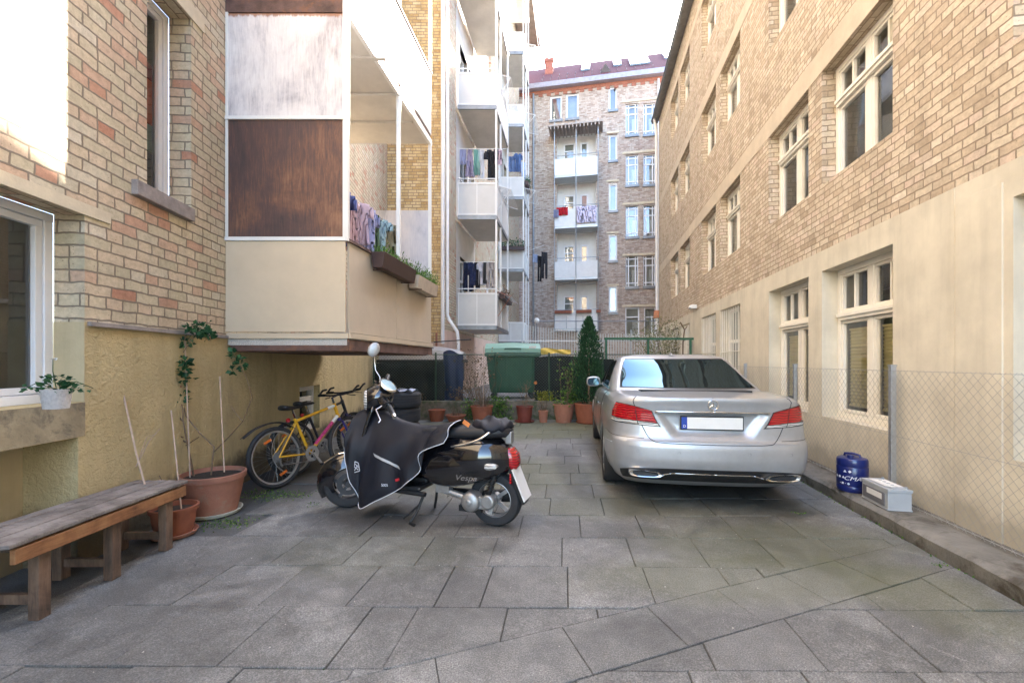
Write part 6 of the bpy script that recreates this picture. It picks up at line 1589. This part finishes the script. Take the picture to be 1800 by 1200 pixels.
s.tube([p0,p0+Vector((0,0,.03)),p1,p2],.006,8); mi=s.build('mirror_stem',m_chrome,hd,smooth=60)
s=MB(); s.ball((0,0,0),(.055,.014,.075),18,10,T=Matrix.Translation(p2+Vector((0,0,.03)))@Rz(-sth+R(18))@Matrix.Rotation(R(24),4,'Y')); s.build('mirror',m_alu,mi,smooth=60)
# apron cover
ridge=[SP(632,722,.02),SP(645,717,.0),SP(662,716,-.02),SP(682,722,0),SP(703,735,.0),SP(725,742,.0),SP(745,746,.0),SP(768,746,.0),SP(790,742,.0),SP(810,738,.0)]
ridge[2].z-=.02
edge=[SP(604,786,.22),SP(608,818,.24),SP(616,855,.26),SP(626,893,.28),SP(655,882,.28),SP(690,865,.27),SP(716,848,.26),SP(738,826,.25),SP(741,796,.23),SP(788,776,.20)]
ridge=cr(ridge,5); edge=cr(edge,5); nv=26
for sgn in (1,-1):
    s=MB(); rg=[]
    for i,(a,b__) in enumerate(zip(ridge,edge)):
        u=i/(len(ridge)-1); ring=[]
        for j in range(nv+1):
            v=j/nv; p=a.lerp(b__,v); bul=.235*(1-(1-v)**2.2)*(.9 if u<.3 else 1); y=a.y*(1-v)+(.03+bul) if v>0 else a.y
            y=.02+bul+.0*u
            if j==0: y=0
            fold=.024*math.sin(u*24+v*4+1.5*math.sin(v*3))*v+.012*math.sin(u*41-v*7)*v*v+.010*math.sin(u*9+v*11)*math.sin(PI*v)
            z=p.z+(.05*math.sin(PI*v)*(1 if u>.35 else .3))*(1-v)
            x=p.x+.008*math.sin(v*9+u*5)*v
            ring.append(Vector((x,sgn*(y+fold),z)))
        rg.append(ring)
    if sgn<0: rg=[r_[::-1] for r_ in rg]
    s.loft(rg,closed=False); 
    ap=s.build('apron_cover',m_fab,scoot,smooth=80); sf=ap.modifiers.new('t','SOLIDIFY'); sf.thickness=.006
    if sgn>0:
        RG=rg
        s=MB(); s.tube([r_[-1]+Vector((0,.003,0)) for r_ in rg],.0035,5); s.build('piping',m_print,ap)
        s=MB(); s.tube([rg[-1][k_]+Vector((0,.004,0)) for k_ in range(nv+1)],.0035,5); s.build('piping',m_print,ap)
def onap(u,v,o_=.007):
    i=u*(len(RG)-1); j=v*nv; i0,j0=min(int(i),len(RG)-2),min(int(j),nv-1); fi_,fj=i-i0,j-j0
    p=RG[i0][j0].lerp(RG[i0+1][j0],fi_).lerp(RG[i0][j0+1].lerp(RG[i0+1][j0+1],fi_),fj); return p+Vector((0,o_,0))
def apfind(px,py):
    best=None
    for iu in range(101):
        for iv in range(101):
            p=onap(iu/100,iv/100,0); wp_=so_+Rz(sth)@p; x=900+F*wp_.x/wp_.y; y=HY+F*(H-wp_.z)/wp_.y; d=(x-px)**2+(y-py)**2
            if best is None or d<best[0]: best=(d,iu/100,iv/100)
    return best[1],best[2]
A1=apfind(659,798);A2=apfind(704,822)
s=MB(); rg=[]; AA=[apfind(659+45*k_/5,798+24*k_/5) for k_ in range(6)]
for k_ in range(16):
    t=k_/15*5; i_=min(4,int(t)); f_=t-i_; u=AA[i_][0]+(AA[i_+1][0]-AA[i_][0])*f_; v=AA[i_][1]+(AA[i_+1][1]-AA[i_][1])*f_; c=onap(u,v,.010); rg.append([c+Vector((.006,0,.014)),c-Vector((.006,0,.014))])
s.loft(rg,closed=False); s.build('reflective_strip',M('reflective_tape',(.5,.5,.5),.4,0,.1),ap)
def aptext(txt,px,py,size,mat,name,rx=0,**k):
    u,v=apfind(px,py); p=onap(u,v,.016); return text(txt,size,name,mat,ap,Matrix.Translation(p)@Rz(R(180))@Matrix.Rotation(R(90),4,'X')@Matrix.Rotation(rx,4,'Z'),**k)
aptext('5005',679,852,.034,m_print,'lettering',R(4)); 
u,v=apfind(699,842); p=onap(u,v,.012); s=MB(); s.bar(p+Vector((.018,0,-.006)),p-Vector((.018,0,-.006)),.02,.004,up=(0,1,0)); s.build('red_tag',M('red_tag',(.5,.02,.03),.5),ap)
u,v=apfind(628,820); p=onap(u,v,.014); s=MB()
for (xa,za,xb,zb) in ((.03,-.05,.015,.05),(.015,.05,-.02,.04),(-.02,.04,-.035,-.03),(-.035,-.03,.03,-.05),(.012,.03,-.02,.0),(.02,0,-.02,-.02),(.02,-.03,-.01,.02)): s.bar(p+Vector((xa,0,za)),p+Vector((xb,0,zb)),.006,.003,up=(0,1,0))
s.build('printed_crest',m_print,ap)

# ================= BICYCLES =================
m_yel=M('yellow_frame_paint',(.62,.33,.015),.3,0,.08,9,60,.05,coat=.5); m_pur=M('purple_frame_paint',(.03,.025,.10),.3,0,.1,coat=.5); m_spoke=M('spokes',(.35,.35,.35),.35,.8,.1); m_ora=M('orange_reflector',(.6,.14,.02),.3); m_dkb=M('dark_bike_paint',(.02,.02,.028),.35,0,.1,coat=.3)
def bicycle(loc,rz,lean,label,mf,mfork,reflect=True,guard=True,scale=1):
    e=emp('bicycle',loc,rz,label,'bicycle'); e.rotation_euler=(lean,0,rz); e.scale=(scale,)*3
    r=.335
    for wx in (0,1.04):
        s=MB(); s.lathe([(r-.045,-.018),(r-.02,-.026),(r-.004,-.014),(r,0),(r-.004,.014),(r-.02,.026),(r-.045,.018)],48,axis='y'); w_=s.build('wheel',m_rub,e,smooth=40,loc=(wx,0,r))
        s=MB(); s.lathe([(r-.045,-.013),(r-.062,-.012),(r-.066,0),(r-.062,.012),(r-.045,.013)],48,axis='y'); s.build('rim',m_alu,w_,smooth=40)
        s=MB()
        for k_ in range(28):
            a=2*PI*k_/28; a2=a+(.5 if k_%4<2 else -.5); yy=.03*(1 if k_%2 else -1); s.tube([(.02*math.cos(a2),yy,.02*math.sin(a2)),((r-.062)*math.cos(a),0,(r-.062)*math.sin(a))],.0011,3)
        s.lathe([(.0,-.04),(.02,-.04),(.015,0),(.02,.04),(0,.04)],14,axis='y'); s.build('spokes',m_spoke,w_)
        if reflect:
            for a in (2.0,5.1): s=MB(); s.box(-.045,.045,-.008,.008,-.012,.012); o=s.build('wheel_reflector',m_ora,w_,loc=(.2*math.cos(a),0,.2*math.sin(a))); o.rotation_euler=(0,-(a+PI/2),0)
        if wx==0:
            s=MB(); 
            for i,rr in enumerate((.055,.048,.04,.034,.028)): s.lathe([(0,0),(rr,0),(rr,.003),(0,.003)],22,(0,-.03-.006*i,0),axis='y')
            s.build('sprockets',m_zinc,w_)
    BB=Vector((.43,0,.30)); ST=Vector((.29,0,.70)); HT=Vector((.86,0,.83)); HB=Vector((.895,0,.70)); RA=Vector((0,0,r)); FA=Vector((1.04,0,r))
    s=MB(); s.tube([ST+Vector((-.02,0,.03)),BB],.017,10); s.tube([ST,HT],.018,10); s.tube([BB,HB],.021,10); s.tube([HT+Vector((-.01,0,.03)),HB+Vector((.01,0,-.03))],.022,10)
    for yy in (-.045,.045): s.tube([BB+Vector((-.04,yy*.5,0)),RA+Vector((.0,yy*1.3,0))],.010,8); s.tube([ST+Vector((-.01,yy*.3,-.02)),RA+Vector((0,yy*1.3,0))],.009,8)
    s.build('frame',mf,e,smooth=60)
    s=MB(); s.tube([HB+Vector((.01,0,-.03)),HB+Vector((.02,0,-.07))],.025,8)
    for yy in (-.05,.05): s.tube([HB+Vector((.02,yy,-.07)),(HB+FA)/2+Vector((.0,yy,0)),FA+Vector((0,yy,0))],[.015,.013,.009],8)
    s.build('fork',mfork,e,smooth=60)
    s=MB(); s.tube([ST,ST+Vector((-.045,0,.14))],.013,8); s.build('seat_post',m_chrome,e)
    s=MB(); c=ST+Vector((-.06,0,.155)); s.loft([ell(c.x+x,c.z+zc,hz,hy,16,2.2) for x,zc,hz,hy in ((-.13,.015,.01,.04),(-.11,.012,.03,.075),(-.04,.0,.028,.072),(.04,.0,.02,.035),(.12,.004,.017,.02),(.15,.0,.008,.01))],caps=True); s.build('saddle',m_black,e,smooth=60)
    s=MB(); s.tube([HT,HT+Vector((-.03,0,.10)),HT+Vector((.06,0,.13))],.014,8); s.tube([HT+Vector((.03,-.30,.15)),HT+Vector((.06,-.1,.13)),HT+Vector((.06,.1,.13)),HT+Vector((.03,.30,.15))],.012,8); s.build('handlebar',m_dkb,e,smooth=60)
    for yy in (-1,1):
        s=MB(); s.tube([HT+Vector((.04,yy*.19,.145)),HT+Vector((.028,yy*.31,.15))],.017,8); s.tube([HT+Vector((.03,yy*.30,.15)),HT+Vector((.10,yy*.31,.21)),HT+Vector((.15,yy*.29,.22))],.013,8); s.tube([HT+Vector((.06,yy*.15,.13)),HT+Vector((.11,yy*.19,.11)),HT+Vector((.10,yy*.27,.10))],.006,6); s.build('grip',m_black,e,smooth=60)
    s=MB(); s.lathe([(.05,0),(.092,0),(.092,.005),(.05,.005)],32,(BB.x,-.05,BB.z),axis='y'); s.lathe([(.05,0),(.072,0),(.072,.004),(.05,.004)],32,(BB.x,-.042,BB.z),axis='y')
    for k_ in range(5): a=2*PI*k_/5; s.bar((BB.x,-.05,BB.z),(BB.x+.08*math.cos(a),-.05,BB.z+.08*math.sin(a)),.014,.006,up=(0,1,0))
    s.build('chainring',m_alu,e)
    s=MB(); s.bar((BB.x,-.075,BB.z),(BB.x+.09,-.085,BB.z-.14),.024,.014,up=(0,1,0)); s.bar((BB.x,.06,BB.z),(BB.x-.09,.07,BB.z+.14),.024,.014,up=(0,1,0)); s.build('crank',m_alu,e)
    for sg,yy in ((1,-.14),(-1,.12)): s=MB(); s.box(BB.x+sg*.09-.045,BB.x+sg*.09+.045,yy-.04,yy+.04,BB.z-sg*.14-.012,BB.z-sg*.14+.012); s.build('pedal',m_black,e,bevel=.004)
    s=MB(); s.tube([(BB.x,-.05,BB.z+.09),(0,-.045,r+.05)],.005,4); s.tube([(BB.x,-.05,BB.z-.09),(0.03,-.045,r-.09)],.005,4); s.bar((0,-.05,r-.02),(.03,-.05,r-.11),.02,.015); s.build('chain',m_zinc,e)
    if guard:
        s=MB(); pts=cr([(.26,0,.62),(.12,0,.705),(-.04,0,.72),(-.22,0,.68),(-.36,0,.60)],5); rg=[[p+Vector((0,-.032,-.012)),p+Vector((0,-.015,0)),p+Vector((0,.015,0)),p+Vector((0,.032,-.012))] for p in pts]; s.loft(rg,closed=False); o=s.build('mudguard',m_black,e,smooth=60); sf=o.modifiers.new('t','SOLIDIFY'); sf.thickness=.004
    if reflect:
        s=MB(); s.lathe([(0,0),(.024,0),(.024,.012),(0,.012)],14,(ST.x-.1,0,ST.z+.02),axis='y'); s.build('rear_reflector',m_red,e)
    return e
yb=bicycle((-2.56,4.80,0),R(64),R(-7),'bright yellow mountain bicycle leaning by the ochre wall behind the scooter',m_yel,M('blue_fork_paint',(.02,.02,.16),.3,0,.1,coat=.4))
s=MB(); a=Vector((.52,0,.387)); b__=Vector((.80,0,.62)); s.tube([a,b__],.0225,10); s.build('pink_decal',M('magenta_decal',(.45,.04,.16),.35,0,.4,40),yb,smooth=60)
s=MB(); s.tube([Vector((.74,0,.803)),Vector((.85,0,.828))],.0195,10); s.tube([Vector((.80,0,.62)),Vector((.885,0,.692))],.0222,10); s.build('white_decal',m_white,yb,smooth=60)
bicycle((-2.62,5.28,0),R(66),R(-7),'dark bicycle with black saddle standing behind the yellow bicycle',m_dkb,m_pur,guard=False)
